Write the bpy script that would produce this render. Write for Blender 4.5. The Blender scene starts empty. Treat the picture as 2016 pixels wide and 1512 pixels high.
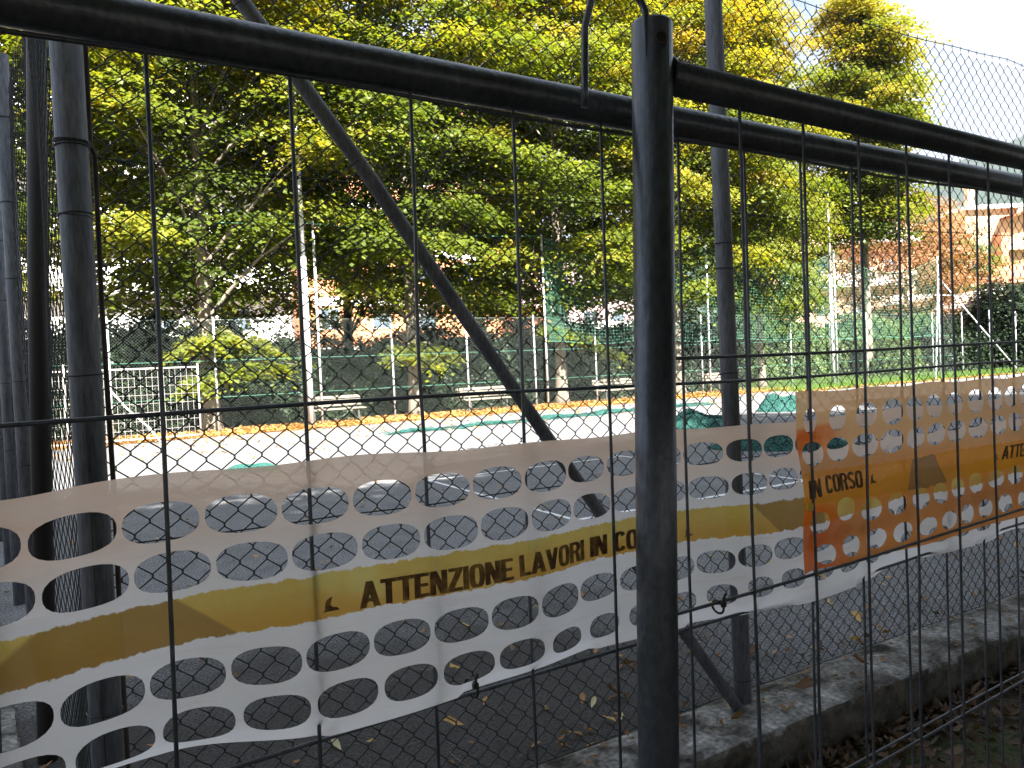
import bpy, math, random
import numpy as np
from mathutils import Vector, Matrix
from mathutils.geometry import delaunay_2d_cdt

random.seed(7)
S = bpy.context.scene
COL = S.collection

# ------------------------------------------------------------------ camera
cam_d = bpy.data.cameras.new('camera'); cam = bpy.data.objects.new('camera', cam_d); COL.objects.link(cam)
a, p, r = math.radians(59.9), math.radians(1.53), math.radians(2.52)
fx, fy = math.cos(a), math.sin(a)
F = Vector((fx*math.cos(p), fy*math.cos(p), -math.sin(p)))
R0 = Vector((fy, -fx, 0)); U0 = R0.cross(F)
R = math.cos(r)*R0 - math.sin(r)*U0; U = math.cos(r)*U0 + math.sin(r)*R0
M = Matrix((R, U, -F)).transposed().to_4x4(); M.translation = Vector((0, 0, 1.48))
cam.matrix_world = M
cam_d.sensor_width = 36; cam_d.lens = 1500/2016*36; cam_d.clip_start = .02; cam_d.clip_end = 9000
S.camera = cam

# ------------------------------------------------------------------ light
SUN_EL, SUN_AZ = 42.0, -5.0          # sun stands behind the camera, towards -Y
S.view_settings.view_transform = 'Standard'; S.view_settings.look = 'None'
S.view_settings.gamma = 1; S.view_settings.use_curve_mapping = False
S.view_settings.exposure = 2.7
W = bpy.data.worlds.new('World'); S.world = W; W.use_nodes = True
nt = W.node_tree; nt.nodes.clear()
wo = nt.nodes.new('ShaderNodeOutputWorld'); bg = nt.nodes.new('ShaderNodeBackground')
sky = nt.nodes.new('ShaderNodeTexSky'); sky.sky_type = 'NISHITA'; sky.sun_disc = False
sky.sun_elevation = math.radians(SUN_EL); sky.sun_rotation = math.radians(180+SUN_AZ)
sky.dust_density = 2.0
tc = nt.nodes.new('ShaderNodeTexCoord'); nz = nt.nodes.new('ShaderNodeTexNoise')
nz.inputs['Scale'].default_value = 2.2; nz.inputs['Detail'].default_value = 6; nz.inputs['Roughness'].default_value = .55
cr = nt.nodes.new('ShaderNodeValToRGB'); cr.color_ramp.elements[0].position = .30; cr.color_ramp.elements[1].position = .50
mixc = nt.nodes.new('ShaderNodeMix'); mixc.data_type = 'RGBA'
mixc.inputs[7].default_value = (3.9, 4.4, 5.3, 1)
nt.links.new(tc.outputs['Generated'], nz.inputs['Vector']); nt.links.new(nz.outputs['Fac'], cr.inputs[0])
nt.links.new(cr.outputs[0], mixc.inputs[0]); nt.links.new(sky.outputs[0], mixc.inputs[6])
nt.links.new(mixc.outputs[2], bg.inputs[0]); bg.inputs[1].default_value = .040
nt.links.new(bg.outputs[0], wo.inputs[0])
sd = bpy.data.lights.new('sun', 'SUN'); sd.energy = 5.0; sd.angle = math.radians(.53); sd.color = (1, .95, .87)
so = bpy.data.objects.new('sun', sd); COL.objects.link(so)
el = math.radians(SUN_EL); az = math.radians(SUN_AZ)
tos = Vector((math.sin(az)*math.cos(el), -math.cos(az)*math.cos(el), math.sin(el)))
so.rotation_euler = tos.to_track_quat('Z', 'Y').to_euler(); so.location = (0, -10, 20)

# ------------------------------------------------------------------ materials
def mat(name):
    m = bpy.data.materials.new(name); m.use_nodes = True
    t = m.node_tree; b = t.nodes['Principled BSDF']; return m, t, b

def N(t, k, **kw):
    n = t.nodes.new(k)
    for q, v in kw.items(): setattr(n, q, v)
    return n

def noisy(name, stops, scale=5, rough=.8, metallic=0, bump=0, bscale=None, detail=8, stretch=(1, 1, 1), coord='Object', spec=.5, dist=0, fine=None):
    """noise driven colour ramp; fine=(scale, amount) multiplies a second speckle"""
    m, t, b = mat(name)
    tc = N(t, 'ShaderNodeTexCoord'); mp = N(t, 'ShaderNodeMapping'); mp.inputs['Scale'].default_value = stretch
    t.links.new(tc.outputs[coord], mp.inputs[0])
    n = N(t, 'ShaderNodeTexNoise'); n.inputs['Scale'].default_value = scale; n.inputs['Detail'].default_value = detail
    n.inputs['Roughness'].default_value = .62; n.inputs['Distortion'].default_value = dist
    t.links.new(mp.outputs[0], n.inputs['Vector'])
    c = N(t, 'ShaderNodeValToRGB'); e = c.color_ramp.elements
    while len(e) < len(stops): e.new(.5)
    for i, (po, co) in enumerate(stops): e[i].position = po; e[i].color = (*co, 1)
    t.links.new(n.outputs['Fac'], c.inputs[0]); out = c.outputs[0]
    if fine:
        n2 = N(t, 'ShaderNodeTexNoise'); n2.inputs['Scale'].default_value = fine[0]; n2.inputs['Detail'].default_value = 3
        t.links.new(mp.outputs[0], n2.inputs['Vector'])
        mr = N(t, 'ShaderNodeMapRange'); mr.inputs[1].default_value = .3; mr.inputs[2].default_value = .7
        mr.inputs[3].default_value = 1-fine[1]; mr.inputs[4].default_value = 1+fine[1]
        t.links.new(n2.outputs['Fac'], mr.inputs[0])
        mx = N(t, 'ShaderNodeMix', data_type='RGBA', blend_type='MULTIPLY'); mx.inputs[0].default_value = 1
        cb = N(t, 'ShaderNodeCombineColor')
        for i in range(3): t.links.new(mr.outputs[0], cb.inputs[i])
        t.links.new(out, mx.inputs[6]); t.links.new(cb.outputs[0], mx.inputs[7]); out = mx.outputs[2]
    t.links.new(out, b.inputs['Base Color'])
    b.inputs['Roughness'].default_value = rough; b.inputs['Metallic'].default_value = metallic
    b.inputs['Specular IOR Level'].default_value = spec
    if bump:
        bn = N(t, 'ShaderNodeBump'); bn.inputs['Strength'].default_value = min(1, bump); bn.inputs['Distance'].default_value = .004*max(1, bump)
        n3 = N(t, 'ShaderNodeTexNoise'); n3.inputs['Scale'].default_value = bscale or scale*6; n3.inputs['Detail'].default_value = 4
        t.links.new(mp.outputs[0], n3.inputs['Vector']); t.links.new(n3.outputs['Fac'], bn.inputs['Height']); t.links.new(bn.outputs[0], b.inputs['Normal'])
    return m

def leafmat(name, stops, transl=.38, objvar=.12):
    m, t, b = mat(name)
    at = N(t, 'ShaderNodeAttribute', attribute_name='tint'); oi = N(t, 'ShaderNodeObjectInfo')
    ad = N(t, 'ShaderNodeMath', operation='MULTIPLY_ADD'); ad.inputs[1].default_value = objvar; 
    t.links.new(oi.outputs['Random'], ad.inputs[0]); t.links.new(at.outputs['Fac'], ad.inputs[2])
    c = N(t, 'ShaderNodeValToRGB'); e = c.color_ramp.elements
    while len(e) < len(stops): e.new(.5)
    for i, (po, co) in enumerate(stops): e[i].position = po; e[i].color = (*co, 1)
    t.links.new(ad.outputs[0], c.inputs[0]); t.links.new(c.outputs[0], b.inputs['Base Color'])
    b.inputs['Roughness'].default_value = .5; b.inputs['Specular IOR Level'].default_value = .35
    tr = N(t, 'ShaderNodeBsdfTranslucent'); mx = N(t, 'ShaderNodeMixShader'); mx.inputs[0].default_value = transl
    sat = N(t, 'ShaderNodeMix', data_type='RGBA', blend_type='MULTIPLY'); sat.inputs[0].default_value = 1
    sat.inputs[7].default_value = (1.75, 1.75, .6, 1)
    t.links.new(c.outputs[0], sat.inputs[6]); t.links.new(sat.outputs[2], tr.inputs[0])
    t.links.new(b.outputs[0], mx.inputs[1]); t.links.new(tr.outputs[0], mx.inputs[2])
    t.links.new(mx.outputs[0], t.nodes['Material Output'].inputs[0])
    return m

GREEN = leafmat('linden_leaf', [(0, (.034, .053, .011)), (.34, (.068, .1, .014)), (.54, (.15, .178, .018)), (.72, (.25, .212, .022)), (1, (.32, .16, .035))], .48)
BROWNLEAF = leafmat('brown_leaf', [(0, (.1, .07, .03)), (.5, (.24, .12, .06)), (1, (.38, .2, .12))], .3)
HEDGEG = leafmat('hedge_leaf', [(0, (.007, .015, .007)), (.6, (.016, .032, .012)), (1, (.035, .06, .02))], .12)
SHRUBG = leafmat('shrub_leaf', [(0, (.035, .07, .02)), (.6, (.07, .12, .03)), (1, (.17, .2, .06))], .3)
LITTER = leafmat('litter_leaf', [(0, (.045, .028, .018)), (.18, (.12, .07, .038)), (.35, (.22, .115, .05)), (.6, (.42, .2, .06)), (.8, (.5, .33, .1)), (1, (.55, .5, .3))], .15, .02)
GRASS = leafmat('grass_blade', [(0, (.05, .1, .02)), (1, (.14, .23, .05))], .35)
STEEL = noisy('dark_galvanised_steel', [(.22, (.10, .05, .025)), (.27, (.055, .06, .07)), (.5, (.08, .09, .105)), (.7, (.1, .11, .128)), (.78, (.16, .165, .18))], 16, .38, .45, .3, 120, stretch=(1, 1, .5), fine=(140, .22), dist=.2)
POST = noisy('weathered_grey_post', [(.25, (.06, .064, .075)), (.45, (.13, .14, .16)), (.6, (.17, .175, .19)), (.75, (.09, .09, .1))], 9, .6, .2, .25, 40, stretch=(2, 2, .35), fine=(60, .3))
SHADEPOST = noisy('shade_darkened_post', [(.3, (.018, .016, .015)), (.7, (.045, .04, .036))], 6, .6, .2, .2, 40, stretch=(2, 2, .3))  # unlit fence post: its lack of light is put into a darker colour
ROD = noisy('rusty_rod', [(.3, (.06, .045, .035)), (.7, (.11, .09, .08))], 12, .75, .2, .3)
WIRE = noisy('plastic_coated_wire', [(.3, (.006, .012, .011)), (.7, (.014, .024, .021))], 8, .55)
FARWIRE = noisy('far_green_grey_wire', [(.3, (.16, .22, .19)), (.7, (.27, .32, .29))], 3, .5, .2)
NETM = noisy('green_net_twine', [(.3, (.06, .26, .18)), (.7, (.16, .42, .3))], 2, .7)
HEAPM = noisy('teal_net_twine', [(.3, (.003, .04, .036)), (.7, (.022, .14, .115))], 30, .7); COREM = noisy('packed_net_core', [(.4, (.001, .008, .008)), (.62, (.004, .03, .026))], 35, .9, 0, 4, 60)
GALV = noisy('bright_galvanised_pole', [(.3, (.42, .44, .47)), (.7, (.6, .62, .65))], 8, .45, .25, fine=(30, .2))
GATEM = noisy('pale_gate_metal', [(.3, (.4, .38, .38)), (.7, (.55, .52, .51))], 8, .5, .1)
ASPH = noisy('court_asphalt', [(.3, (.125, .128, .135)), (.5, (.185, .185, .192)), (.6, (.15, .152, .158)), (.75, (.18, .18, .185))], 2.2, .93, 0, 2.5, 110, fine=(75, .95), spec=.25)
CONC = noisy('old_concrete', [(.34, (.028, .025, .02)), (.45, (.10, .094, .085)), (.56, (.21, .205, .195)), (.7, (.38, .38, .37))], 5, .95, 0, 3, 60, fine=(45, .45), spec=.2, dist=.6)
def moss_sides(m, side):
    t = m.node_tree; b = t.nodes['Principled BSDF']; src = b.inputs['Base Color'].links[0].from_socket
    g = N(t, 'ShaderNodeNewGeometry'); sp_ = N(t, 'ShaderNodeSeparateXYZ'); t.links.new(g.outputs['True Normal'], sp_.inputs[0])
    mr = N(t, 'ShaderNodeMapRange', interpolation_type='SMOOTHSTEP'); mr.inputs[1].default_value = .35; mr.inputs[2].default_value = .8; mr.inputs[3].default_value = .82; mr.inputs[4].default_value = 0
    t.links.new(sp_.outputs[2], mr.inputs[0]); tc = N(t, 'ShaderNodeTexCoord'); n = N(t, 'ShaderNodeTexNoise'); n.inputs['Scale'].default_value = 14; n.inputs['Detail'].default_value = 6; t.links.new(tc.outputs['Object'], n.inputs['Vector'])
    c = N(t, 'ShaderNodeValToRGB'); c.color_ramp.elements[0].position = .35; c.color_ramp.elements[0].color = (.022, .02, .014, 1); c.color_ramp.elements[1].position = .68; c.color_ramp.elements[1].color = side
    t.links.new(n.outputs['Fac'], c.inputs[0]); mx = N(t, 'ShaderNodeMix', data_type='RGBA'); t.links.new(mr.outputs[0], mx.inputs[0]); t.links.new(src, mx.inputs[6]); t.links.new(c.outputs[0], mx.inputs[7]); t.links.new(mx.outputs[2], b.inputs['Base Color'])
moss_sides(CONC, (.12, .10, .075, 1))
def dirt_shade_patch(m):  # brown dirt plus the deep shade near the kerb, both painted into the asphalt
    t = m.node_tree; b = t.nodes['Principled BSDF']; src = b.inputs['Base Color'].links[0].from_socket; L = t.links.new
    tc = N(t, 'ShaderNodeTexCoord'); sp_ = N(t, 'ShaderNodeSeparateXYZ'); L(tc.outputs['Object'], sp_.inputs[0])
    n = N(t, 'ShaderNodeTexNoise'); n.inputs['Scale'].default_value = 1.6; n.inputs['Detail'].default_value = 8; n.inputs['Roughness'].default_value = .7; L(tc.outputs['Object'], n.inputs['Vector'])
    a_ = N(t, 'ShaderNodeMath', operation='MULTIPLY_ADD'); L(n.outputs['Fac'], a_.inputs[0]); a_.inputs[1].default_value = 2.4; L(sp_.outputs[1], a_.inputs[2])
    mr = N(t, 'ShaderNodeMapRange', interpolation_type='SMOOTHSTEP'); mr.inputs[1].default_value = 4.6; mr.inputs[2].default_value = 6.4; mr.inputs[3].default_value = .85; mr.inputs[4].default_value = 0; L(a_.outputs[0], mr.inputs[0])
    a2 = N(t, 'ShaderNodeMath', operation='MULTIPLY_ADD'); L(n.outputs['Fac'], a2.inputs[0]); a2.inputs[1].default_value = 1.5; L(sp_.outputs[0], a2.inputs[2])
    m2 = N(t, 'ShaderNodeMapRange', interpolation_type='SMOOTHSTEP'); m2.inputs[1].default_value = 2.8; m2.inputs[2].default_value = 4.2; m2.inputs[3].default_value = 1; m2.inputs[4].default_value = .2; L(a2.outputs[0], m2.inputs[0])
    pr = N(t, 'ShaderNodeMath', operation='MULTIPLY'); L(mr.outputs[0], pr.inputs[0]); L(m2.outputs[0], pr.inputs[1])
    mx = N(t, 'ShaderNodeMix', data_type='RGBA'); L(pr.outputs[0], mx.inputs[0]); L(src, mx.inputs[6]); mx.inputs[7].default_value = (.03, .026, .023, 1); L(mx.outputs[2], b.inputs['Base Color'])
dirt_shade_patch(ASPH)
SOIL = noisy('dark_soil', [(.3, (.035, .028, .02)), (.5, (.07, .055, .04)), (.62, (.05, .06, .028)), (.75, (.09, .07, .05))], 3, 1, 0, 4, 40, fine=(60, .5), spec=.1)
VERGE = noisy('leaf_strewn_dirt', [(.3, (.16, .11, .07)), (.6, (.26, .17, .1)), (.8, (.3, .22, .15))], 1.5, 1, 0, 2, 30, fine=(20, .35), spec=.1)
LAWN = noisy('lawn', [(.3, (.05, .1, .022)), (.7, (.1, .17, .04))], 1.2, 1, 0, 2, 30, spec=.1)
BARK = noisy('linden_bark', [(.3, (.11, .09, .07)), (.6, (.24, .2, .16)), (.8, (.32, .28, .23))], 4, .95, 0, 3, 22, stretch=(2, 2, .5), dist=.5)
DBARK = noisy('dark_bark', [(.3, (.035, .028, .022)), (.7, (.08, .065, .05))], 5, .95, 0, 3, 22, stretch=(2, 2, .4))
PAINT = noisy('worn_white_line', [(.33, (.3, .305, .31)), (.48, (.75, .76, .77))], 14, .85, 0, 1, 150, fine=(120, .2))
WOOD = noisy('bench_wood', [(.3, (.17, .14, .11)), (.7, (.3, .26, .21))], 4, .8, 0, .5, 30, stretch=(.4, 3, 3))
IRON = noisy('bench_iron', [(.3, (.04, .04, .04)), (.7, (.08, .08, .08))], 6, .6)
BRICKO = noisy('orange_brick_wall', [(.3, (.5, .2, .09)), (.7, (.62, .29, .14))], 1.4, .9, 0, 1, 20, fine=(6, .2))
WHITE = noisy('white_render', [(.3, (.7, .69, .67)), (.7, (.8, .79, .77))], 1, .9)
CREAM = noisy('cream_render', [(.3, (.55, .41, .25)), (.7, (.62, .48, .31))], .6, .9)
PEACH = noisy('peach_render', [(.3, (.66, .42, .27)), (.7, (.74, .5, .34))], .6, .9)
MAUVE = noisy('mauve_render', [(.3, (.42, .3, .32)), (.7, (.5, .37, .39))], .6, .9)
RUST = noisy('russet_wood', [(.3, (.16, .055, .022)), (.7, (.24, .085, .035))], 1, .85)
TERRA = noisy('terracotta', [(.3, (.45, .17, .09)), (.7, (.6, .27, .15))], 3, .9)
SHUT = noisy('grey_shutter', [(.3, (.3, .31, .33)), (.7, (.4, .41, .43))], 2, .7)
FRAMEM = noisy('window_frame_paint', [(.3, (.5, .5, .5)), (.7, (.6, .6, .6))], 2, .6)
GREYWALL = noisy('grey_wall', [(.3, (.3, .3, .31)), (.7, (.38, .38, .4))], 1, .9)
HILLM = noisy('wooded_hill', [(.3, (.012, .024, .014)), (.55, (.022, .04, .02)), (.75, (.04, .055, .03))], .012, 1, detail=12, spec=.1)
BLACK = noisy('black_plastic', [(.3, (.012, .012, .013)), (.7, (.02, .02, .022))], 20, .5)
YEL = noisy('yellow_tape', [(.3, (.6, .42, .03)), (.7, (.7, .5, .05))], 20, .6)
REDF = noisy('red_flower', [(.3, (.6, .06, .05)), (.7, (.75, .12, .08))], 20, .7)
GLASS, t_, b_ = mat('window_glass'); b_.inputs['Base Color'].default_value = (.09, .12, .15, 1); b_.inputs['Roughness'].default_value = .08; b_.inputs['Specular IOR Level'].default_value = .9

# ------------------------------------------------------------------ mesh helpers
def new_obj(name, me, m=None, parent=None, **props):
    if m is not None: me.materials.append(m)
    o = bpy.data.objects.new(name, me); COL.objects.link(o)
    if parent is not None: o.parent = parent
    for k, v in props.items(): o[k] = v
    return o

def mesh_np(name, V, Fq, smooth=False):
    V = np.asarray(V, np.float32).reshape(-1, 3); Fq = np.asarray(Fq, np.int32); k = Fq.shape[1]
    me = bpy.data.meshes.new(name); me.vertices.add(len(V)); me.vertices.foreach_set('co', V.ravel())
    me.loops.add(Fq.size); me.loops.foreach_set('vertex_index', Fq.ravel())
    me.polygons.add(len(Fq)); me.polygons.foreach_set('loop_start', np.arange(0, Fq.size, k, dtype=np.int32))
    try: me.polygons.foreach_set('loop_total', np.full(len(Fq), k, np.int32))
    except Exception: pass
    me.update(calc_edges=True)
    if smooth: me.polygons.foreach_set('use_smooth', np.ones(len(Fq), bool))
    return me

def tubes(P, rad, sides=4, ref=(0, 1, 0)):
    """P: (M,K,3) polylines, rad scalar or (K,) or (M,K). returns V,Fquads"""
    P = np.asarray(P, float); Mn, K, _ = P.shape
    T = np.gradient(P, axis=1); T /= np.linalg.norm(T, axis=2, keepdims=True)+1e-12
    ref = np.asarray(ref, float); n1 = np.cross(T, ref); n1 /= np.linalg.norm(n1, axis=2, keepdims=True)+1e-9
    n2 = np.cross(T, n1)
    rad = np.broadcast_to(np.asarray(rad, float), (Mn, K))[..., None]
    ang = np.arange(sides)*2*math.pi/sides
    V = np.stack([P + rad*(math.cos(t)*n1 + math.sin(t)*n2) for t in ang], 2)   # M,K,S,3
    idx = np.arange(Mn*K*sides).reshape(Mn, K, sides); nx = np.roll(idx, -1, 2)
    Fq = np.stack([idx[:, :-1], nx[:, :-1], nx[:, 1:], idx[:, 1:]], -1).reshape(-1, 4)
    return V.reshape(-1, 3), Fq

class MB:
    def __init__(s): s.v = []; s.f = []
    def add(s, V, Fs):
        b = len(s.v); s.v += [tuple(map(float, q)) for q in V]; s.f += [tuple(int(i)+b for i in q) for q in Fs]; return s
    def box(s, x0, x1, y0, y1, z0, z1):
        V = [(x, y, z) for z in (z0, z1) for x, y in ((x0, y0), (x1, y0), (x1, y1), (x0, y1))]
        return s.add(V, [(3, 2, 1, 0), (4, 5, 6, 7), (0, 1, 5, 4), (1, 2, 6, 5), (2, 3, 7, 6), (3, 0, 4, 7)])
    def bbox(s, x0, x1, y0, y1, z0, z1, b=.004):   # box with chamfered vertical and top edges
        ring = lambda d, z: [(x0+d+b, y0+d, z), (x1-d-b, y0+d, z), (x1-d, y0+d+b, z), (x1-d, y1-d-b, z), (x1-d-b, y1-d, z), (x0+d+b, y1-d, z), (x0+d, y1-d-b, z), (x0+d, y0+d+b, z)]
        V = ring(b, z0)+ring(0, z0+b)+ring(0, z1-b)+ring(b, z1); f = []
        for k in range(3):
            for i in range(8): j = (i+1) % 8; f.append((k*8+i, k*8+j, k*8+8+j, k*8+8+i))
        f.append(tuple(range(7, -1, -1))); f.append(tuple(range(24, 32)))
        return s.add(V, f)
    def tube(s, pts, rad, sides=8, cap=True):
        pts = [Vector(q) for q in pts]; n = len(pts)
        if not hasattr(rad, '__len__'): rad = [rad]*n
        t0 = (pts[1]-pts[0]).normalized(); ref = Vector((0, 0, 1)) if abs(t0.z) < .9 else Vector((1, 0, 0))
        n1 = t0.cross(ref).normalized(); V = []
        for i in range(n):
            t = (pts[min(i+1, n-1)]-pts[max(i-1, 0)]).normalized()
            n1 = (n1-t*n1.dot(t)).normalized(); n2 = t.cross(n1)
            V += [pts[i]+rad[i]*(math.cos(2*math.pi*k/sides)*n1+math.sin(2*math.pi*k/sides)*n2) for k in range(sides)]
        f = []
        for i in range(n-1):
            for k in range(sides):
                j = (k+1) % sides; f.append((i*sides+k, i*sides+j, (i+1)*sides+j, (i+1)*sides+k))
        if cap: f.append(tuple(range(sides-1, -1, -1))); f.append(tuple((n-1)*sides+k for k in range(sides)))
        return s.add(V, f)
    def torus(s, c, ax, R_, r_, seg=16, sides=5):
        c = Vector(c); ax = Vector(ax).normalized(); u = ax.orthogonal().normalized(); w = ax.cross(u)
        pts = [c+R_*(math.cos(2*math.pi*k/seg)*u+math.sin(2*math.pi*k/seg)*w) for k in range(seg+1)]
        return s.tube(pts, r_, sides, False)
    def mesh(s, name, off=(0, 0, 0), smooth=False):
        me = bpy.data.meshes.new(name); o = Vector(off)
        me.from_pydata([tuple(Vector(v)-o) for v in s.v], [], s.f); me.update()
        if smooth: me.polygons.foreach_set('use_smooth', [len(q.vertices) == 4 for q in me.polygons])
        return me
    def build(s, name, m, parent=None, smooth=False, **props):
        off = parent.matrix_world.translation if (parent is not None and not parent.get('_local')) else (0, 0, 0)
        if parent is not None and not parent.get('_local'): off = WL[parent.name]
        me = s.mesh(name, off, smooth)
        o = new_obj(name, me, m, parent, **props); WL[o.name] = off if parent is not None else (0, 0, 0)
        return o
WL = {}
def thing(name, label, cat, loc=(0, 0, 0), group=None, rot=0):
    o = bpy.data.objects.new(name, None); COL.objects.link(o); o.location = loc; o.empty_display_size = .1
    o['label'] = label; o['category'] = cat
    if group: o['group'] = group
    if rot: o.rotation_euler = (0, 0, rot)
    WL[o.name] = tuple(loc) if not rot else (0, 0, 0)
    return o
def tag(o, label, cat, group=None):
    o['label'] = label; o['category'] = cat
    if group: o['group'] = group
    return o
def np_part(name, V, Fq, m, parent=None, smooth=False, **props):
    if parent is not None: V = np.asarray(V)-np.array(WL[parent.name])
    return new_obj(name, mesh_np(name, V, Fq, smooth), m, parent, **props)
def copy_thing(root, loc, rz=0, sc=None, label=None):
    c = root.copy(); COL.objects.link(c); c.location = loc; c.rotation_euler = (0, 0, rz)
    if sc: c.scale = sc
    if label: c['label'] = label
    for ch in list(root.children):
        d = ch.copy(); COL.objects.link(d); d.parent = c
        for g in list(ch.children):
            e = g.copy(); COL.objects.link(e); e.parent = d
    return c

def sheet(name, x0, x1, y0, y1, z, m, nx=1, ny=1, fn=None, **props):
    xs = np.linspace(x0, x1, nx+1); ys = np.linspace(y0, y1, ny+1); X, Y = np.meshgrid(xs, ys)
    Z = np.full_like(X, z) if fn is None else fn(X, Y)
    V = np.stack([X, Y, Z], -1).reshape(-1, 3); i = np.arange(nx*ny).reshape(ny, nx); i = i + np.arange(ny)[:, None]
    Fq = np.stack([i, i+1, i+nx+2, i+nx+1], -1).reshape(-1, 4)
    return new_obj(name, mesh_np(name, V, Fq, fn is not None), m, None, **props)

# ------------------------------------------------------------------ the setting
sheet('ground', -390, 3590, -390, 3290, -.2, SOIL, kind='structure')
rs = np.random.RandomState(3)
def snoise(X, Y, f, seed=0):
    q = np.random.RandomState(seed); o = 0
    for k in range(6):
        th = q.rand()*6.28; w = f*(.6+q.rand()*1.4); o = o+np.sin(w*(math.cos(th)*X+math.sin(th)*Y)+q.rand()*6.28)
    return o/6
sheet('soil', -6, 14, -6, 2.03, -.18, SOIL, 160, 64, lambda X, Y: -.185+.02*snoise(X, Y, 3, 1)+.006*snoise(X, Y, 14, 2), kind='structure')
# court: asphalt slab between the kerb and the far fence
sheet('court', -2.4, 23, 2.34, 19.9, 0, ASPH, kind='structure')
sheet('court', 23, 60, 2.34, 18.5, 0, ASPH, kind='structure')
sheet('verge', -40, 120, 18.3, 140, -.012, VERGE, kind='structure')
sheet('lawn', 23, 70, 18.5, 40, -.006, LAWN, kind='structure')
# painted court lines
for k, (x0, x1, y0, y1) in enumerate(((3.97, 22, 5.785, 5.855), (3.97, 4.02, 5.853, 9.2), (7.17, 7.22, 5.853, 12.5), (4.023, 7.167, 9.14, 9.2))):
    o = sheet('painted_line', x0, x1, y0, y1, .004, PAINT, kind='structure')
# kerb: old rough concrete under the fence, front run and the run under the side fence
def kerb(x0, x1, y0, y1, nx, seed):
    prof = [(y0, -.24), (y0+.001, -.1), (y0+.003, -.004), (y0+.012, .016), (y0+.08, .022), (y0+.16, .021), (y0+.24, .02), (y1-.02, .014), (y1, -.03)]
    xs = np.linspace(x0, x1, nx); V = []
    for i, x in enumerate(xs):
        for j, (y, z) in enumerate(prof):
            dy = .008*snoise(x, j*.7, 9, seed)+.006*snoise(x, j*2, 50, seed+1)
            dz = .004*snoise(x, y*3, 7, seed+2)+.004*snoise(x, y*6, 55, seed+3)
            V.append((x, y+(dy if j < 5 else dy*.6), z+dz))
    n = len(prof); Fq = [(i*n+j+n, i*n+j, i*n+j+1, i*n+j+1+n) for i in range(nx-1) for j in range(n-1)]
    return V, [f[::-1] for f in Fq]
V, Fq = kerb(-.6, 12, 2.03, 2.37, 500, 5); V = np.array(V)
new_obj('kerb', mesh_np('kerb', V, Fq, True), CONC, None, kind='structure')
V, Fq = kerb(2.38, 12, 0, .36, 200, 11); V = np.array(V); V = np.stack([-.12-V[:, 1]-.1*(V[:, 0]-2.26)+.02, V[:, 0], V[:, 2]], 1); 
new_obj('kerb', mesh_np('kerb', V, [f[::-1] for f in Fq], True), CONC, None, kind='structure')

# hill far behind
def hill():
    n, mm = 90, 14; V = []
    for i in range(n):
        t = i/(n-1); x = 700+1900*t; y = 1900-1900*t
        hgt = 1.55*(250+150*math.exp(-((t-.62)/.22)**2)-110*math.exp(-((t-.40)/.12)**2)+10*math.sin(t*31)+6*math.sin(t*83))
        for j in range(mm):
            s = j/(mm-1); V.append((x+s*700+8*math.sin(i*1.7+j), y+s*500, -5+hgt*math.sin(min(1, s*1.15)*math.pi/2)**1.2 + 7*math.sin(i*.9+j*2.1)*s))
    Fq = [(i*mm+j, i*mm+j+1, (i+1)*mm+j+1, (i+1)*mm+j) for i in range(n-1) for j in range(mm-1)]
    new_obj('hill', mesh_np('hill', V, Fq, True), HILLM, None, kind='structure')
hill()

# ------------------------------------------------------------------ buildings
def window(parent, x, y, z, w, h, fm=FRAMEM):
    f = MB()
    for q in ((x-w/2, x-w/2+.06, z, z+h), (x+w/2-.06, x+w/2, z, z+h), (x-w/2+.06, x+w/2-.06, z, z+.06), (x-w/2+.06, x+w/2-.06, z+h-.06, z+h), (x-.03, x+.03, z+.06, z+h-.06)):
        f.box(q[0], q[1], y-.07, y+.02, q[2], q[3])
    fo = f.build('window', fm, parent); WL[fo.name] = WL[parent.name]
    g = MB().box(x-w/2+.06, x+w/2-.06, y-.035, y-.02, z+.06, z+h-.06).build('pane', GLASS, fo)
    return fo
def building_a():
    b = thing('apartment_building', 'long apartment block of white balconies and orange brick seen through the trees', 'building', (8, 50, 0))
    Y = 50; floors = 6; fh = 3.3
    MB().box(-18, 13, Y, Y+10, -.2, floors*fh).build('wall', WHITE, b, label='white rendered wall')
    MB().box(13.002, 28, Y-.6, Y+10, -.2, floors*fh-.5).build('wall', BRICKO, b, label='orange brick wall')
    MB().box(-18.3, 12.98, Y-.7, Y+10.3, floors*fh, floors*fh+.3).build('roof', WHITE, b)
    MB().box(13.002, 28.3, Y-1.1, Y+10.3, floors*fh-.5, floors*fh-.2).build('roof', TERRA, b)
    for k in range(floors):
        z = k*fh
        if k: 
            m = MB(); m.box(-17, 12.4, Y-1.4, Y-.003, z-.1, z+.1).box(-17, 12.4, Y-1.4, Y-1.28, z+.1, z+.95); m.build('balcony', WHITE, b)
        m = MB().box(14, 27, Y-.66, Y-.603, z+2.5, z+3.1); m.build('band', WHITE, b)
        for x in (-15, -11, -7, -3, 1, 5, 9.4): window(b, x, Y, z+(.9 if k == 0 else .25), 1.4, 1.5 if k == 0 else 2.1)
        for x in (15, 18.6, 22, 25.6): window(b, x, Y-.6, z+.95, 1.3, 1.4)
    for x in (-13, -5, 3, 12.6):
        MB().box(x-.12, x+.12, Y-1.45, Y-1.403, .1, floors*fh-.1).build('downpipe', RUST if x > 8 else FRAMEM, b)
building_a()
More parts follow.
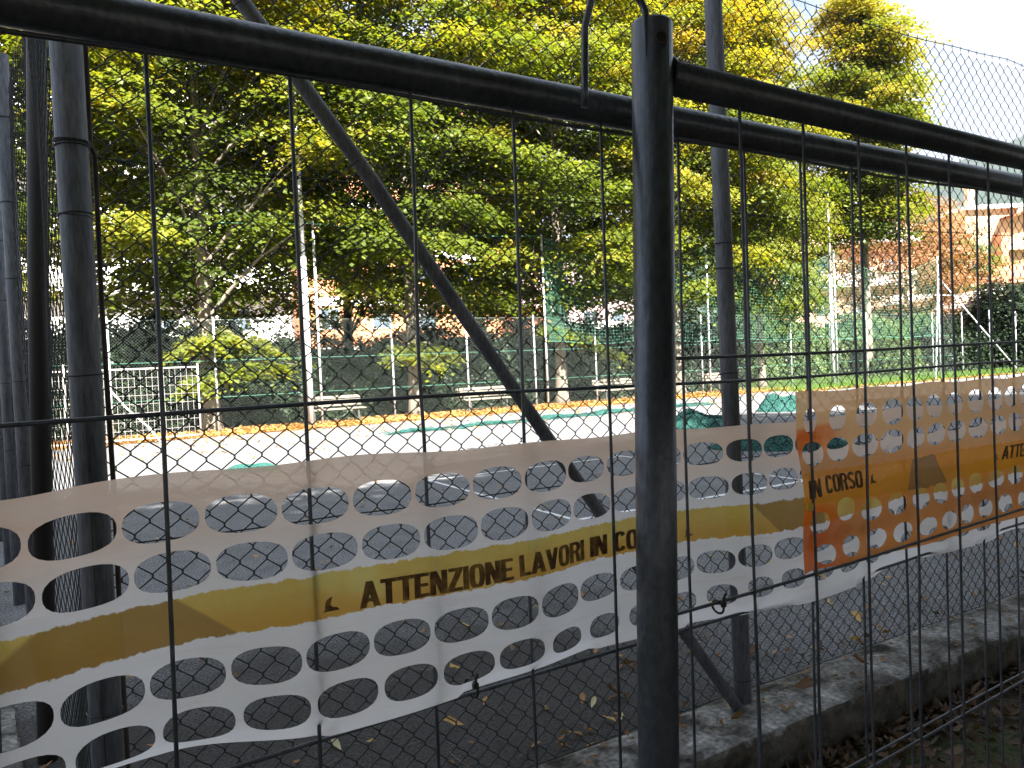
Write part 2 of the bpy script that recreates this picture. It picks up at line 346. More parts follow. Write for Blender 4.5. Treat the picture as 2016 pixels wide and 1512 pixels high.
def building_b():
    b = thing('house', 'mauve and white house behind the trees in the middle', 'house', (38, 54, 0)); Y = 54
    MB().box(29, 45, Y, Y+9, -.2, 11).build('wall', MAUVE, b)
    MB().box(28.7, 45.3, Y-.4, Y+9.3, 11, 11.4).build('roof', TERRA, b)
    MB().box(30, 35, Y-.8, Y-.003, -.2, 6).build('wall', RUST, b, label='russet ground floor front')
    for z in (1, 4.2, 7.8):
        for x in (36.5, 39.5, 42.5): window(b, x, Y, z, 1.3, 1.6)
    MB().box(36, 44.5, Y-1.1, Y-.003, 3.6, 3.8).box(36, 44.5, Y-1.1, Y-1, 3.8, 4.8).build('balcony', WHITE, b)
building_b()
RZ = math.radians(-30.1)
def place(b, x, y): b.location = (x, y, 0); b.rotation_euler = (0, 0, RZ); WL[b.name] = (0, 0, 0)
def at(px, Z, off=0):   # ground point straight ahead at picture column px and depth Z
    t = (px-1008)/1500*Z; return (fx*Z+fy*t, fy*Z-fx*t)
def building_c():
    b = thing('house', 'peach and white house with flat eaves behind the bare brown tree', 'house'); place(b, *at(1700, 64)); b['_local'] = 1
    m = lambda: MB()
    m().box(-7.5, 4.6, 0, 9, -.2, 13).build('wall', PEACH, b)
    m().box(-8.2, 5.2, -.8, 9.8, 13, 13.4).build('roof', WHITE, b)
    m().box(-3, 4.9, -1.2, -.003, 10.1, 10.5).build('cornice', WHITE, b)
    m().box(-7, 4.2, -1, -.003, 6.6, 6.8).box(-7, 4.2, -1, -.9, 6.8, 7.7).build('balcony', WHITE, b)
    for z in (1.2, 4.4, 7.6, 10.9):
        for x in (-6, -3.2, -.4, 2.6): window(b, x, 0, z, 1.2, 1.5)
building_c()
def building_d():
    b = thing('house', 'cream house with russet timber eaves and a chimney at the right edge', 'house'); place(b, *at(1975, 60)); b['_local'] = 1
    m = lambda: MB()
    m().box(-2.6, 6, 0, 8, -.2, 11.9).build('wall', CREAM, b)
    m().box(-2.9, 1.6, -.5, 3, 11.9, 12.2).build('roof', WHITE, b, label='flat white rimmed roof')
    rf = m().add([(.1, -1.6, 11.2), (7, -1.6, 12.9), (7, 6, 12.9), (.1, 6, 11.2), (.1, -1.6, 11.0), (7, -1.6, 12.7), (7, 6, 12.7), (.1, 6, 11.0)],
            [(0, 1, 2, 3), (7, 6, 5, 4), (0, 4, 5, 1), (1, 5, 6, 2), (2, 6, 7, 3), (3, 7, 4, 0)]).build('roof', RUST, b, label='sloping russet timber roof')
    m().box(-1.75, -1.25, 1, 1.5, 12.2, 13.9).box(-1.85, -1.15, .9, 1.6, 13.9, 14.1).build('chimney', PEACH, b)
    m().box(.15, 4.5, -.9, -.003, 8.6, 9.5).build('balcony', CREAM, b)
    m().box(-.45, .12, -.95, -.003, 4.2, 9.9).build('pilaster', TERRA, b)
    for x, z in ((1.7, 5.3), (-1.8, 7.5), (3.9, 5.3)): window(b, x, 0, z, 1.0, 1.7)
    c = thing('house', 'low cream house with red tiled roof in front of the taller cream house', 'house'); place(c, *at(2010, 50)); c['_local'] = 1
    m().box(-1.5, 5, 0, 6, -.2, 5.4).build('wall', CREAM, c)
    roof = m().add([(-1.8, -.7, 5.4), (5.5, -.7, 5.7), (5.5, 6, 7.5), (-1.8, 6, 6.6), (-1.8, -.7, 5.25), (5.5, -.7, 5.55), (5.5, 6, 7.35), (-1.8, 6, 6.45)],
            [(0, 1, 2, 3), (7, 6, 5, 4), (0, 4, 5, 1), (1, 5, 6, 2), (2, 6, 7, 3), (3, 7, 4, 0)]).build('roof', TERRA, c)
    tl = MB()
    for i in range(28):
        x = -1.7+i*.25; k = (x+1.8)/7.3; tl.tube([(x, -.72, 5.42+.3*k), (x, 2.6, 6.0+.6*k), (x, 6, 6.64+.9*k)], .07, 5)
    tl.build('tile_row', TERRA, c, kind='stuff')
    e = thing('garden_shed', 'low grey garden shed with a slanting white roof below the tiled roof', 'shed'); place(e, *at(1945, 44)); e['_local'] = 1
    m().box(-1.0, 3, 0, 4, -.2, 3.4).build('wall', GREYWALL, e)
    m().add([(-1.35, -.4, 3.55), (.9, -.4, 4.65), (.9, 4, 4.65), (-1.35, 4, 3.55), (-1.35, -.4, 3.42), (.9, -.4, 4.52), (.9, 4, 4.52), (-1.35, 4, 3.42)],
            [(0, 1, 2, 3), (7, 6, 5, 4), (0, 4, 5, 1), (1, 5, 6, 2), (2, 6, 7, 3), (3, 7, 4, 0)]).build('roof', WHITE, e)
    g = thing('house', 'small white house wall with a window behind the brown tree', 'house'); place(g, *at(1890, 56)); g['_local'] = 1
    m().box(-4.5, 1.9, 0, 4, -.2, 4.6).build('wall', CREAM, g)
    m().add([(-4.7, -.4, 4.6), (2.1, -.4, 4.6), (2.1, 4, 5.5), (-4.7, 4, 5.5), (-4.7, -.4, 4.45), (2.1, -.4, 4.45), (2.1, 4, 5.35), (-4.7, 4, 5.35)],
            [(0, 1, 2, 3), (7, 6, 5, 4), (0, 4, 5, 1), (1, 5, 6, 2), (2, 6, 7, 3), (3, 7, 4, 0)]).build('roof', WHITE, g)
    window(g, .6, 0, 2.6, 1.3, 1.3)
building_d()

# ------------------------------------------------------------------ trees
def leaf_mesh(name, C_, E1, nper, size, rng, spread=(.46, .36, .085), droop=.25, tint=None, upb=1.0, fold=.18):
    """C_: (S,3) spray centres; E1: (S,3) outward directions"""
    S_ = len(C_); n = S_*nper
    c = np.repeat(C_, nper, 0); e1 = np.repeat(E1, nper, 0)
    e1 = e1/np.linalg.norm(e1, axis=1, keepdims=True); up = np.array([0, 0, 1.])
    e2 = np.cross(up, e1); e2 /= np.linalg.norm(e2, axis=1, keepdims=True)+1e-9; e3 = np.cross(e1, e2)
    aa = rng.normal(size=n)*.5; bb = rng.normal(size=n)*.5; cc = rng.normal(size=n)*.5
    pos = c+e1*(aa*spread[0]*2)[:, None]+e2*(bb*spread[1]*2)[:, None]+e3*(cc*spread[2]*2)[:, None]
    pos[:, 2] -= droop*(aa**2+bb**2)
    nrm = up*upb+e1*.5+rng.normal(size=(n, 3))*.34; nrm /= np.linalg.norm(nrm, axis=1, keepdims=True)
    d = e1*.8+rng.normal(size=(n, 3))*.6; d[:, 2] -= .35; d -= nrm*(d*nrm).sum(1)[:, None]; d /= np.linalg.norm(d, axis=1, keepdims=True)
    sd_ = np.cross(nrm, d); s = (size*(.65+.7*rng.rand(n)))[:, None]
    V = np.stack([pos, pos+d*s*.42+sd_*s*.45-nrm*s*fold*.5, pos+d*s, pos+d*s*.42-sd_*s*.45-nrm*s*fold*.5], 1).reshape(-1, 3)
    i = np.arange(n)*4
    Fq = np.concatenate([np.stack([i, i+1, i+2], 1), np.stack([i, i+2, i+3], 1)])
    me = mesh_np(name, V, Fq)
    ti = np.repeat(tint, nper) if tint is not None else np.full(n, .4)
    ti = np.clip(ti+rng.normal(size=n)*.07, 0, 1)
    at_ = me.attributes.new('tint', 'FLOAT', 'POINT'); at_.data.foreach_set('value', np.repeat(ti, 4).astype(np.float32))
    return me

def clumps(rng, H, z0, R_, nclump, nspray, prof, cr=(.95, .6), open_front=0):
    cs = []; 
    while len(cs) < nclump:
        t = rng.rand()**.9; z = z0+(H-z0)*t; rr = R_*prof(t); th = rng.rand()*6.283
        q = rr*(.35+.65*math.sqrt(rng.rand())) ; pnt = np.array([q*math.cos(th), q*math.sin(th), z])
        if z < open_front and pnt[1] < .6 and abs(pnt[0]+.15) < 1.5: continue
        if all(((pnt-c)*[1, 1, 1.5]).dot((pnt-c)*[1, 1, 1.5]) > .9*(R_/3)**2 for c in cs[-50:]) or rng.rand() < .06: cs.append(pnt)
    cs = np.array(cs); C_ = []; E = []; T = []
    for c in cs:
        sc = .75+.5*rng.rand(); ct = rng.rand()
        for k in range(nspray):
            v = rng.normal(size=3); v /= np.linalg.norm(v); v[2] = abs(v[2])*.9-.25
            out = np.array([c[0], c[1], 0]); L = np.linalg.norm(out)+1e-6
            v = v+.25*out/L
            C_.append(c+v*np.array([cr[0], cr[0], cr[1]])*sc); e = np.array([v[0], v[1], -.18])+.4*np.array([*out[:2], 0])/L
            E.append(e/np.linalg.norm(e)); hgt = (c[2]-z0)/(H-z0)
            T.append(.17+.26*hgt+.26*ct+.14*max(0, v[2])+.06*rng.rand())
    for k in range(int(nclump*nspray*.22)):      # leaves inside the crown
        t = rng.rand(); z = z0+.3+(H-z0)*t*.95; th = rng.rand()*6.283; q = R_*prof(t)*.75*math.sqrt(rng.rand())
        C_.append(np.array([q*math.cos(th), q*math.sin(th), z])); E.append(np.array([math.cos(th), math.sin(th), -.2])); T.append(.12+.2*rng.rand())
    return cs, np.array(C_), np.array(E), np.array(T)

def wood_mesh(rng, H, cs, tr=.2, z0=3.2, lean=0, fork=False):
    mb = MB(); n = 12; pts = []; rad = []
    ph = rng.rand()*6
    for i in range(n+1):
        t = i/n; z = H*.9*t; pts.append((lean*t+.12*math.sin(ph+t*5)*t, .12*math.sin(ph*2+t*4)*t, z-.1 if i == 0 else z))
        rad.append(tr*(1.45 if i == 0 else (1.0-.80*t**.8)))
    pts.insert(1, (pts[0][0], pts[0][1], .25)); rad.insert(1, tr*1.08)
    mb.tube(pts, rad, 12)
    def trunk_at(z):
        t = max(0, min(1, z/(H*.9))); return Vector((lean*t+.12*math.sin(ph+t*5)*t, .12*math.sin(ph*2+t*4)*t, z))
    order = sorted(range(len(cs)), key=lambda i: rng.rand())[:34]
    for i in order:
        c = Vector(cs[i]); zb = max(z0*.8, c.z-1.2-.5*c.xy.length); b = trunk_at(min(zb, H*.85)); rr = max(.015, tr*(.30-.22*b.z/H))
        mid = b.lerp(c, .5)+Vector((0, 0, .25+.1*rng.rand())); q = b.lerp(mid, .5)+Vector((0, 0, .08))
        mb.tube([b, q, mid, c], [rr, rr*.8, rr*.55, rr*.2], 6, False)
        for _ in range(2):
            e = c+Vector((rng.normal()*.6, rng.normal()*.6, rng.normal()*.35)); mb.tube([mid, mid.lerp(e, .55)+Vector((0, 0, .1)), e], [rr*.4, rr*.25, .008], 4, False)
    return mb

def oval(t): return max(.05, math.sin(math.pi*(.16+.80*t)))**.75
def cone(t): return max(.05, (1-t))**.62*min(1, .55+t*2.2)
protos = []
def make_tree(seed, H, z0, R_, ncl, nsp, nper, size, prof, label, group, bark=BARK, leafm=GREEN, tr=.22, tshift=0, fork=False, cr=(.95, .6), droop=.25, name='linden_tree', open_front=0):
    rng = np.random.RandomState(seed)
    cs, C_, E, T = clumps(rng, H, z0, R_, ncl, nsp, prof, cr, open_front)
    root = thing(name, label, 'tree', (0, 0, 0), group)
    wood_mesh(rng, H, cs, tr, z0).build('trunk', bark, root, smooth=True)
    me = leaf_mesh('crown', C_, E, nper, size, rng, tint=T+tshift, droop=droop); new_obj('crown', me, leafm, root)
    return root
G = 'lindens in the row behind the far fence'
v1 = make_tree(11, 16.5, 3.4, 3.6, 92, 12, 66, .138, oval, 'big linden with a pale forked trunk behind the far pale gate', G, open_front=9.5, tr=.25)
v2 = make_tree(12, 17, 3.5, 3.6, 92, 12, 66, .138, oval, 'linden with patchy trunk just left of the second bench', G)
v3 = make_tree(13, 16, 3.3, 3.5, 88, 12, 66, .138, oval, 'linden behind the left end of the green net, its trunk mottled', G)
v4 = make_tree(14, 18.9, 7.0, 2.3, 92, 13, 66, .15, oval, 'tall conical linden with browning top at the right end of the row', G, tshift=.05, cr=(.85, .8))
GB = 'darker trees of the second row in front of the apartment block'
w1 = make_tree(15, 15.5, 3.3, 3.2, 56, 10, 42, .17, oval, 'dark trunked tree of the second row behind the big pale linden', GB, bark=DBARK, tshift=-.12)
v1.location = (3.3, 22.1, 0); v2.location = (9.35, 22.2, 0); v3.location = (14.8, 22.1, 0); v4.location = (34.9, 24.2, 0); w1.location = (4.1, 28.2, 0)
for src, loc, rz, sc, lb in (
    (v2, (-2.7, 22.3, 0), 2.1, (1, 1, 1.02), 'linden at the left edge above the posts of the side fence'),
    (v1, (20.4, 22.3, 0), 1.3, (.97, .97, 1.0), 'linden hidden by the near steel post, behind the green net'),
    (v3, (24.9, 22.2, 0), 2.6, (.74, .74, 1.03), 'leaning forked linden right of the middle of the green net'),
    (v2, (31.2, 27.5, 0), 4.0, (.84, .84, .70), 'lower yellow green linden between the two tall light poles'),
    ): copy_thing(src, loc, rz, sc, lb)
for loc, rz, sc, lb in (((9.3, 28.4, 0), 2.2, (1, 1, .98), 'dark trunked tree of the second row left of the long brace'),
    ((14.9, 28, 0), 3.7, (1, 1, 1.03), 'dark trunked tree of the second row right of the long brace'),
    ((25.5, 29, 0), .4, (1, 1, 1.0), 'dark trunked tree of the second row above the middle of the green net')):
    copy_thing(w1, loc, rz, sc, lb)
# low leafy branches of the first three trees, reaching out in the sun
def low_branch(parent, base, tips, seed, shift=.22):
    rng = np.random.RandomState(seed); C_ = []; E = []; mb = MB(); base = Vector(base)
    for tp in tips:
        tp = Vector(tp); mid = base.lerp(tp, .5)+Vector((0, 0, .12)); mb.tube([base, mid, tp], [.03, .02, .008], 5, False)
        for k in range(9):
            f = .3+.75*rng.rand(); q = base.lerp(tp, f)+Vector((rng.normal()*.13, rng.normal()*.13, rng.normal()*.07)); C_.append(q[:]); e = (tp-base); E.append((e.x+rng.normal()*.2, e.y+rng.normal()*.2, -.25))
    me = leaf_mesh('low_branch', np.array(C_), np.array(E, float), 46, .13, rng, spread=(.2, .18, .035), tint=np.full(len(C_), .2+shift)+rng.rand(len(C_))*.08, droop=.15)
    o = new_obj('low_branch', me, GREEN, parent); w = mb.mesh('bough', (0, 0, 0)); ob = new_obj('bough', w, BARK, o)
low_branch(v1, (0, 0, 2.6), [(-.75, -.9, 2.15), (-.2, -1.1, 2.5), (.5, -1.1, 2.6), (1.1, -.9, 2.35), (1.6, -.9, 2.1), (0.4, -.9, 2.2)], 31)
low_branch(v1, (0, 0, 1.9), [(-.55, -1.0, 1.25), (.1, -1.1, 1.5), (.9, -1.1, 1.7), (1.6, -1.1, 1.75), (2.2, -1, 1.7)], 32)
low_branch(v2, (0, 0, 2.3), [(-1.1, -.9, 1.75), (-.5, -.9, 1.9), (.1, -1., 1.6), (.7, -.9, 1.95), (.95, -.8, 1.85)], 33)
low_branch(v3, (0, 0, 2.7), [(-1.1, -.9, 2.6), (-.4, -.9, 2.4), (.3, -.9, 2.3), (1.2, -.9, 1.9), (1.9, -.9, 1.6)], 34)
low_branch(v3, (0, 0, 3.9), [(-1., -.9, 3.7), (.2, -.9, 4.0), (1.2, -.9, 3.9)], 35)
# right background trees
bt = make_tree(21, 10.9, 2.6, 4.2, 100, 9, 24, .15, oval, 'half bare brown leaved tree in front of the peach house', None, bark=DBARK, leafm=BROWNLEAF, tr=.15, cr=(.8, .8), name='brown_tree')
bt.location = (45.4, 28.9, 0); del bt['label']; bt['label'] = 'half bare brown leaved tree in front of the peach house'
gt = make_tree(22, 8.6, 1.0, 1.9, 34, 9, 55, .14, oval, 'small dark evergreen beside the brown leaved tree', None, bark=DBARK, leafm=SHRUBG, tr=.12, name='evergreen_tree')
gt.location = (53, 29.2, 0)

# trees behind the photographer whose crowns shade the near half of the court
sh = make_tree(41, 12.4, 2.6, 4.6, 100, 12, 42, .2, oval, 'shade tree behind the photographer, straight behind', 'shade trees behind the photographer', tr=.25, cr=(1.2, .8), name='shade_tree')
sh.location = (-1.5, -4.6, -.18)
for i, (loc, rz, sc) in enumerate((((-8.6, -4.2, -.18), 1, (1, 1, 1)), ((5.4, -4.4, -.18), 2.2, (1, 1, 1.0)), ((12.2, -4.2, -.18), 3.4, (1, 1, 1.12)), ((19, -4.4, -.18), 4.1, (1, 1, 1.2)),
     ((1.8, -9.5, -.18), 5, (1.05, 1.05, 1.2)), ((9, -9.8, -.18), .6, (1.05, 1.05, 1.3)), ((16.2, -9.6, -.18), 1.8, (1.05, 1.05, 1.42)), ((-5.5, -9.5, -.18), 2.9, (1.05, 1.05, 1.15)), ((25, -8, -.18), 1.1, (1.05, 1.05, 1.35)))):
    copy_thing(sh, loc, rz, sc, 'shade tree behind the photographer, number of its row told by its place only' if 0 else ('shade tree standing behind the photographer ' + ('far to the left', 'to the right', 'further right', 'far right', 'second row centre', 'second row right', 'second row far right', 'second row left', 'last on the right')[i]))

# ------------------------------------------------------------------ hedges and shrubs
def hedge(name, label, x0, x1, y, hfun, depth, n, m, seed, size, cat='hedge'):
    rng = np.random.RandomState(seed); xs = x0+(x1-x0)*rng.rand(n); h = np.array([hfun(x) for x in xs])
    face = rng.rand(n); top = face > .8
    z = np.where(top, h, h*rng.rand(n)); yy = np.where(top, y+depth*rng.rand(n), y)
    bulge = .22*np.sin(xs*1.7+z*1.1)+.14*np.sin(xs*4.1-z*2.7)+.08*np.sin(xs*9+z*7); yy = yy+bulge*(~top)+rng.normal(size=n)*.07; z = z+np.where(top, bulge*.8, 0)
    C_ = np.stack([xs, yy, z], 1); E = np.stack([rng.normal(size=n)*.4, -np.ones(n)*np.where(top, .2, 1), np.where(top, .6, .1)+rng.normal(size=n)*.2], 1)
    root = thing(name, label, cat, (x0, y, 0))
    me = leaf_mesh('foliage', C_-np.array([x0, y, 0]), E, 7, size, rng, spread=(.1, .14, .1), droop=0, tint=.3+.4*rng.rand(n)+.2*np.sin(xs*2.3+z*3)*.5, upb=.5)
    new_obj('foliage', me, m, root)
    c = MB(); k = 40
    for i in range(k):
        a0 = x0+(x1-x0)*i/k; a1 = x0+(x1-x0)*(i+1)/k; hh = hfun((a0+a1)/2)-.15; c.box(a0, a1-.002, y+.28, y+depth, 0, hh)
    c.build('branches', DBARK, root)
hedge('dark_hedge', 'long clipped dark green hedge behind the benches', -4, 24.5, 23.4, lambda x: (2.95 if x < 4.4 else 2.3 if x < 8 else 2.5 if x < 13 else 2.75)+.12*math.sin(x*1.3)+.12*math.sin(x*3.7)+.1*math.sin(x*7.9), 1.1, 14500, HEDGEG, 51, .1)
hedge('loose_hedge', 'loose mid green hedge along the lawn on the right', 24.7, 43, 25.6, lambda x: 2.7+.3*math.sin(x*.9)+.2*math.sin(x*2.7), 1.4, 8000, SHRUBG, 52, .12)
hedge('tall_hedge', 'tall green hedge at the far end of the lawn below the houses', 43.5, 62, 28.0, lambda x: 3.6+.4*math.sin(x*.8)+.2*math.sin(x*2.2), 1.6, 6000, SHRUBG, 56, .14)
def bush(label, x, y, rx, h, m, seed, n=1300, size=.13):
    rng = np.random.RandomState(seed); v = rng.normal(size=(n, 3)); v /= np.linalg.norm(v, axis=1, keepdims=True); v[:, 2] = np.abs(v[:, 2])
    lob = 1+.12*np.sin(v[:, 0]*7+seed)+.1*np.sin(v[:, 2]*9+v[:, 1]*5); rr = (.75+.25*rng.rand(n))*lob
    C_ = v*rr[:, None]*np.array([rx, rx*.8, h]); root = thing('bush', label, 'bush', (x, y, 0))
    me = leaf_mesh('foliage', C_, v+np.array([0, 0, .05]), 9, size, rng, spread=(.12, .14, .08), droop=.05, tint=.2+.5*rng.rand(n), upb=.5); new_obj('foliage', me, m, root)
    mb = MB()
    for k in range(9):
        th = k*.7; mb.tube([(x, y, 0), (x+.3*rx*math.cos(th), y+.3*rx*math.sin(th), h*.4), (x+.6*rx*math.cos(th), y+.5*rx*math.sin(th), h*.8)], [.05, .035, .012], 5, False)
    mb.build('stems', DBARK, root)
bush('round dark bush at the right edge beyond the stayed pole', 46.6, 23.4, 3.3, 4.5, HEDGEG, 61, 4200, .17)
bush('low dark bush left of the round dark bush', 41.5, 24.3, 2.3, 2.6, HEDGEG, 62, 2200)
bush('light green bush beneath the low hanging foliage of the conical linden', 36.5, 24.2, 1.8, 2.2, SHRUBG, 63)
bush('green flowering bush with red blooms below the grey shed', 52.5, 25.6, 2.4, 3.9, SHRUBG, 64, 2400)
for o in list(COL.objects):
    if o.get('label', '').startswith('green flowering'):
        mb = MB(); rng = np.random.RandomState(5)
        for k in range(14):
            c = Vector((51+rng.rand()*3, 23.9+rng.rand()*.4, 2.6+rng.rand()*1.5))
            for j in range(5):
                th = j*1.257; mb.add([c, c+Vector((.09*math.cos(th), -.04, .09*math.sin(th))), c+Vector((.07*math.cos(th+.6), -.09, .07*math.sin(th+.6)))], [(0, 1, 2)])
        mb.build('blooms', REDF, o, kind='stuff')

# ------------------------------------------------------------------ lawn blades, leaf litter
def blades(name, x0, x1, y0, y1, n, h, m, seed):
    rng = np.random.RandomState(seed); x = x0+(x1-x0)*rng.rand(n); y = y0+(y1-y0)*rng.rand(n); th = rng.rand(n)*6.28; w = h*.16; hh = h*(.5+rng.rand(n))
    dx, dy = np.cos(th)*w, np.sin(th)*w; lx, ly = rng.normal(size=n)*h*.35, rng.normal(size=n)*h*.35; z = np.full(n, -.005)
    V = np.stack([np.stack([x-dx, y-dy, z], 1), np.stack([x+dx, y+dy, z], 1), np.stack([x+lx, y+ly, z+hh], 1)], 1).reshape(-1, 3)
    me = mesh_np(name, V, np.arange(3*n).reshape(-1, 3)); at_ = me.attributes.new('tint', 'FLOAT', 'POINT'); at_.data.foreach_set('value', np.repeat(rng.rand(n), 3).astype(np.float32))
    o = new_obj(name, me, m, None, kind='stuff'); tag(o, 'short sunlit lawn grass along the right end of the far fence', 'grass'); return o
blades('lawn_grass', 23, 52, 18.5, 27, 60000, .1, GRASS, 71)

def fallen(name, label, XY, z, size, seed, tint, curl=.25, mt=LITTER):
    rng = np.random.RandomState(seed); n = len(XY); th = rng.rand(n)*6.283; s = size*(.6+.8*rng.rand(n))
    d = np.stack([np.cos(th), np.sin(th), rng.normal(size=n)*curl], 1); w = np.stack([-np.sin(th), np.cos(th), rng.normal(size=n)*curl*1.4], 1)
    c = np.concatenate([XY, (z+s*.12+.012*rng.rand(n)*size/.05)[:, None]], 1) if not np.isscalar(z) else np.concatenate([XY, (z+s*.12)[:, None]], 1)
    up = np.array([0, 0, 1.]); s = s[:, None]; k = (.3+.5*rng.rand(n))[:, None]*curl*1.2
    P = [c-d*s*.55, c-d*s*.18+w*s*.22+up*s*k, c+d*s*.14+w*s*.2+up*s*k*.8, c+d*s*.62+up*s*k*.9, c+d*s*.1-w*s*.19+up*s*k*.6, c-d*s*.22-w*s*.2+up*s*k]
    P.append(c+d*s*.0)
    V = np.stack(P, 1).reshape(-1, 3); i = (np.arange(n)*7)[:, None]
    tri = np.array([[0, 1, 6], [1, 2, 6], [2, 3, 6], [3, 4, 6], [4, 5, 6], [5, 0, 6]])
    Fq = (i[:, :, None]+tri[None]).reshape(-1, 3); V[:, 2] = np.maximum(V[:, 2], np.repeat(np.broadcast_to(z, n), 7)+.003)
    me = mesh_np(name, V, Fq); at_ = me.attributes.new('tint', 'FLOAT', 'POINT')
    at_.data.foreach_set('value', np.repeat(np.clip(tint(rng, n), 0, 1), 7).astype(np.float32))
    o = new_obj(name, me, mt, None, kind='stuff'); tag(o, label, 'leaves'); return o
rng = np.random.RandomState(81)
n = 16000; x = -2.2+27*rng.rand(n); y = 19.75+2.6*rng.beta(1.3, 1.2, n)-.25*rng.rand(n)*np.sin(x*1.3)
fallen('leaf_litter', 'band of orange fallen leaves along the foot of the far fence', np.stack([x, y], 1), -.008*np.ones(n)+.008*(y < 19.9), .11, 82, lambda r_, n: .45+.25*r_.rand(n)+.1*r_.normal(size=n))
n = 1500; x = -2+40*rng.rand(n); y = 19.8-np.abs(rng.normal(size=n))*2.2
k = y > 3; fallen('leaf_litter', 'scattered orange leaves drifting over the sunlit part of the court', np.stack([x, y], 1)[k], .002*np.ones(k.sum()), .09, 83, lambda r_, n: .4+.4*r_.rand(n))
n = 1300; x = 23+25*rng.rand(n); y = 18.4+.5*rng.rand(n)
fallen('leaf_litter', 'orange leaves along the edge of the lawn on the right', np.stack([x, y], 1), .003*np.ones(n), .1, 84, lambda r_, n: .4+.3*r_.rand(n))
n = 650; x = -1.5+14*rng.rand(n); y = 2.45+8*rng.rand(n)**1.3
fallen('leaf_litter', 'small dry leaves sprinkled over the shaded asphalt behind the near fence', np.stack([x, y], 1), .002*np.ones(n), .045, 85, lambda r_, n: .25+.6*r_.rand(n), .3)
n = 5200; x = 1.2+6.5*rng.rand(n); y = -.6+2.62*rng.rand(n)
fallen('leaf_litter', 'brown leaf litter on the dark soil in front of the kerb', np.stack([x, y], 1), -.178*np.ones(n)+.012*rng.rand(n), .05, 86, lambda r_, n: .0+.22*r_.rand(n)**1.8, .5)
n = 1100; x = 1.2+7*rng.rand(n); y = 2.02-np.abs(rng.normal(size=n))*.09
fallen('leaf_litter', 'leaves heaped against the foot of the kerb', np.stack([x, y], 1), -.176+.03*rng.rand(n), .045, 89, lambda r_, n: .0+.22*r_.rand(n)**1.5, .5)
n = 150; x = .1+8*rng.rand(n); y = 2.4+np.abs(rng.normal(size=n))*.12
fallen('leaf_litter', 'dry leaves gathered along the inner edge of the kerb', np.stack([x, y], 1), .002*np.ones(n), .035, 90, lambda r_, n: .02+.4*r_.rand(n)**1.5, .4)
n = 700; x = -2.4+1.9*rng.rand(n); y = 1.5+6*rng.rand(n)
fallen('leaf_litter', 'brown leaves outside the side fence at the lower left', np.stack([x, y], 1), -.178*np.ones(n)+.01*rng.rand(n), .07, 87, lambda r_, n: .1+.45*r_.rand(n), .4)
n = 260; x = .2+9*rng.rand(n); y = 2.08+.26*rng.rand(n)
fallen('leaf_litter', 'leaf crumbs and twigs lying on the old concrete kerb', np.stack([x, y], 1), .024*np.ones(n), .028, 88, lambda r_, n: .05+.5*r_.rand(n), .3)
rng = np.random.RandomState(99); P = []
for k in range(170):
    if k < 110: x0, y0, z0 = 1.5+5*rng.rand(), .2+1.8*rng.rand(), -.165
    else: x0, y0, z0 = .3+4*rng.rand(), 2.45+2*rng.rand(), .004
    th = rng.rand()*6.28; L_ = .05+.12*rng.rand(); P.append([(x0+L_*t*math.cos(th+.4*t), y0+L_*t*math.sin(th+.4*t), z0+.006*math.sin(t*3)) for t in (0, .35, .7, 1)])
V, Fq = tubes(np.array(P), .0013, 4, (0, 0, 1)); o = new_obj('twigs', mesh_np('twigs', V, Fq), BARK, None, kind='stuff'); tag(o, 'thin dry twigs scattered on soil and asphalt beside the kerb', 'twigs')
# single larger leaves on the near asphalt
def leafproto(seed, lab, ti, size, pale=False):
    r_ = np.random.RandomState(seed); o = fallen('fallen_leaf', lab, np.zeros((1, 2)), np.zeros(1), size, seed, lambda q, n: np.full(n, ti), .5)
    del o['kind']; o['category'] = 'leaf'; o['group'] = 'single leaves on the near asphalt'; return o
LP = [leafproto(1, 'dry brown curled leaf lying on the shaded asphalt', .22, .062), leafproto(4, 'yellow leaf lying on the shaded asphalt', .74, .06), leafproto(9, 'pale bleached leaf lying on the shaded asphalt', .97, .055)]
rr = random.Random(5)
for k in range(66):
    s = LP[k % 3]; o = s if k < 3 else s.copy()
    if k >= 3: COL.objects.link(o)
    x = rr.uniform(.5, 4.2); y = 2.45+rr.random()**1.4*3.0
    o.location = (x, y, .003); o.rotation_euler = (0, 0, rr.random()*6.28); q = rr.uniform(.7, 1.25); o.scale = (q, q, q)
for k, (x, y) in enumerate(((2.62, 2.17), (3.05, 2.2), (2.2, 2.14))):
    o = LP[0].copy(); COL.objects.link(o); o.location = (x, y, .03); o.rotation_euler = (0, 0, k*1.9)
    o['label'] = ('brown leaf lying flat on the kerb right of the post foot', 'brown leaf on the kerb furthest right of the post foot', 'small brown leaf on the kerb just left of the brace foot')[k]; del o['group']

# ------------------------------------------------------------------ far fence, net and poles
YB = 20.9
def zig(L, H, c, r_, sides, knots=False, warp=None, ref=(0, 1, 0)):
    nw = int(L/c); m = int(H/c); j = np.arange(nw)[:, None]; k = np.arange(m+1)[None]
    right = (k+j) % 2
    x = (j+right)*c; z = np.broadcast_to(k*c, x.shape).astype(float)
    if knots:
        o = .0035; xx = np.stack([x, x], -1)+(right*.0012-(1-right)*.0012)[..., None]*1.3
        zz = np.stack([z-o, z+o], -1); yy = np.stack([np.where(right, .0022, -.0022), np.where(right, -.0022, .0022)], -1)*1.0
        P = np.stack([xx, yy, zz], -1).reshape(nw, -1, 3)
    else: P = np.stack([x, np.where(right, .001, -.001), z], -1)
    if warp: P = warp(P)
    return tubes(P, r_, sides, ref)
far = thing('court_fence', 'far chain link fence along the back of the court', 'fence', (20, YB, 0))
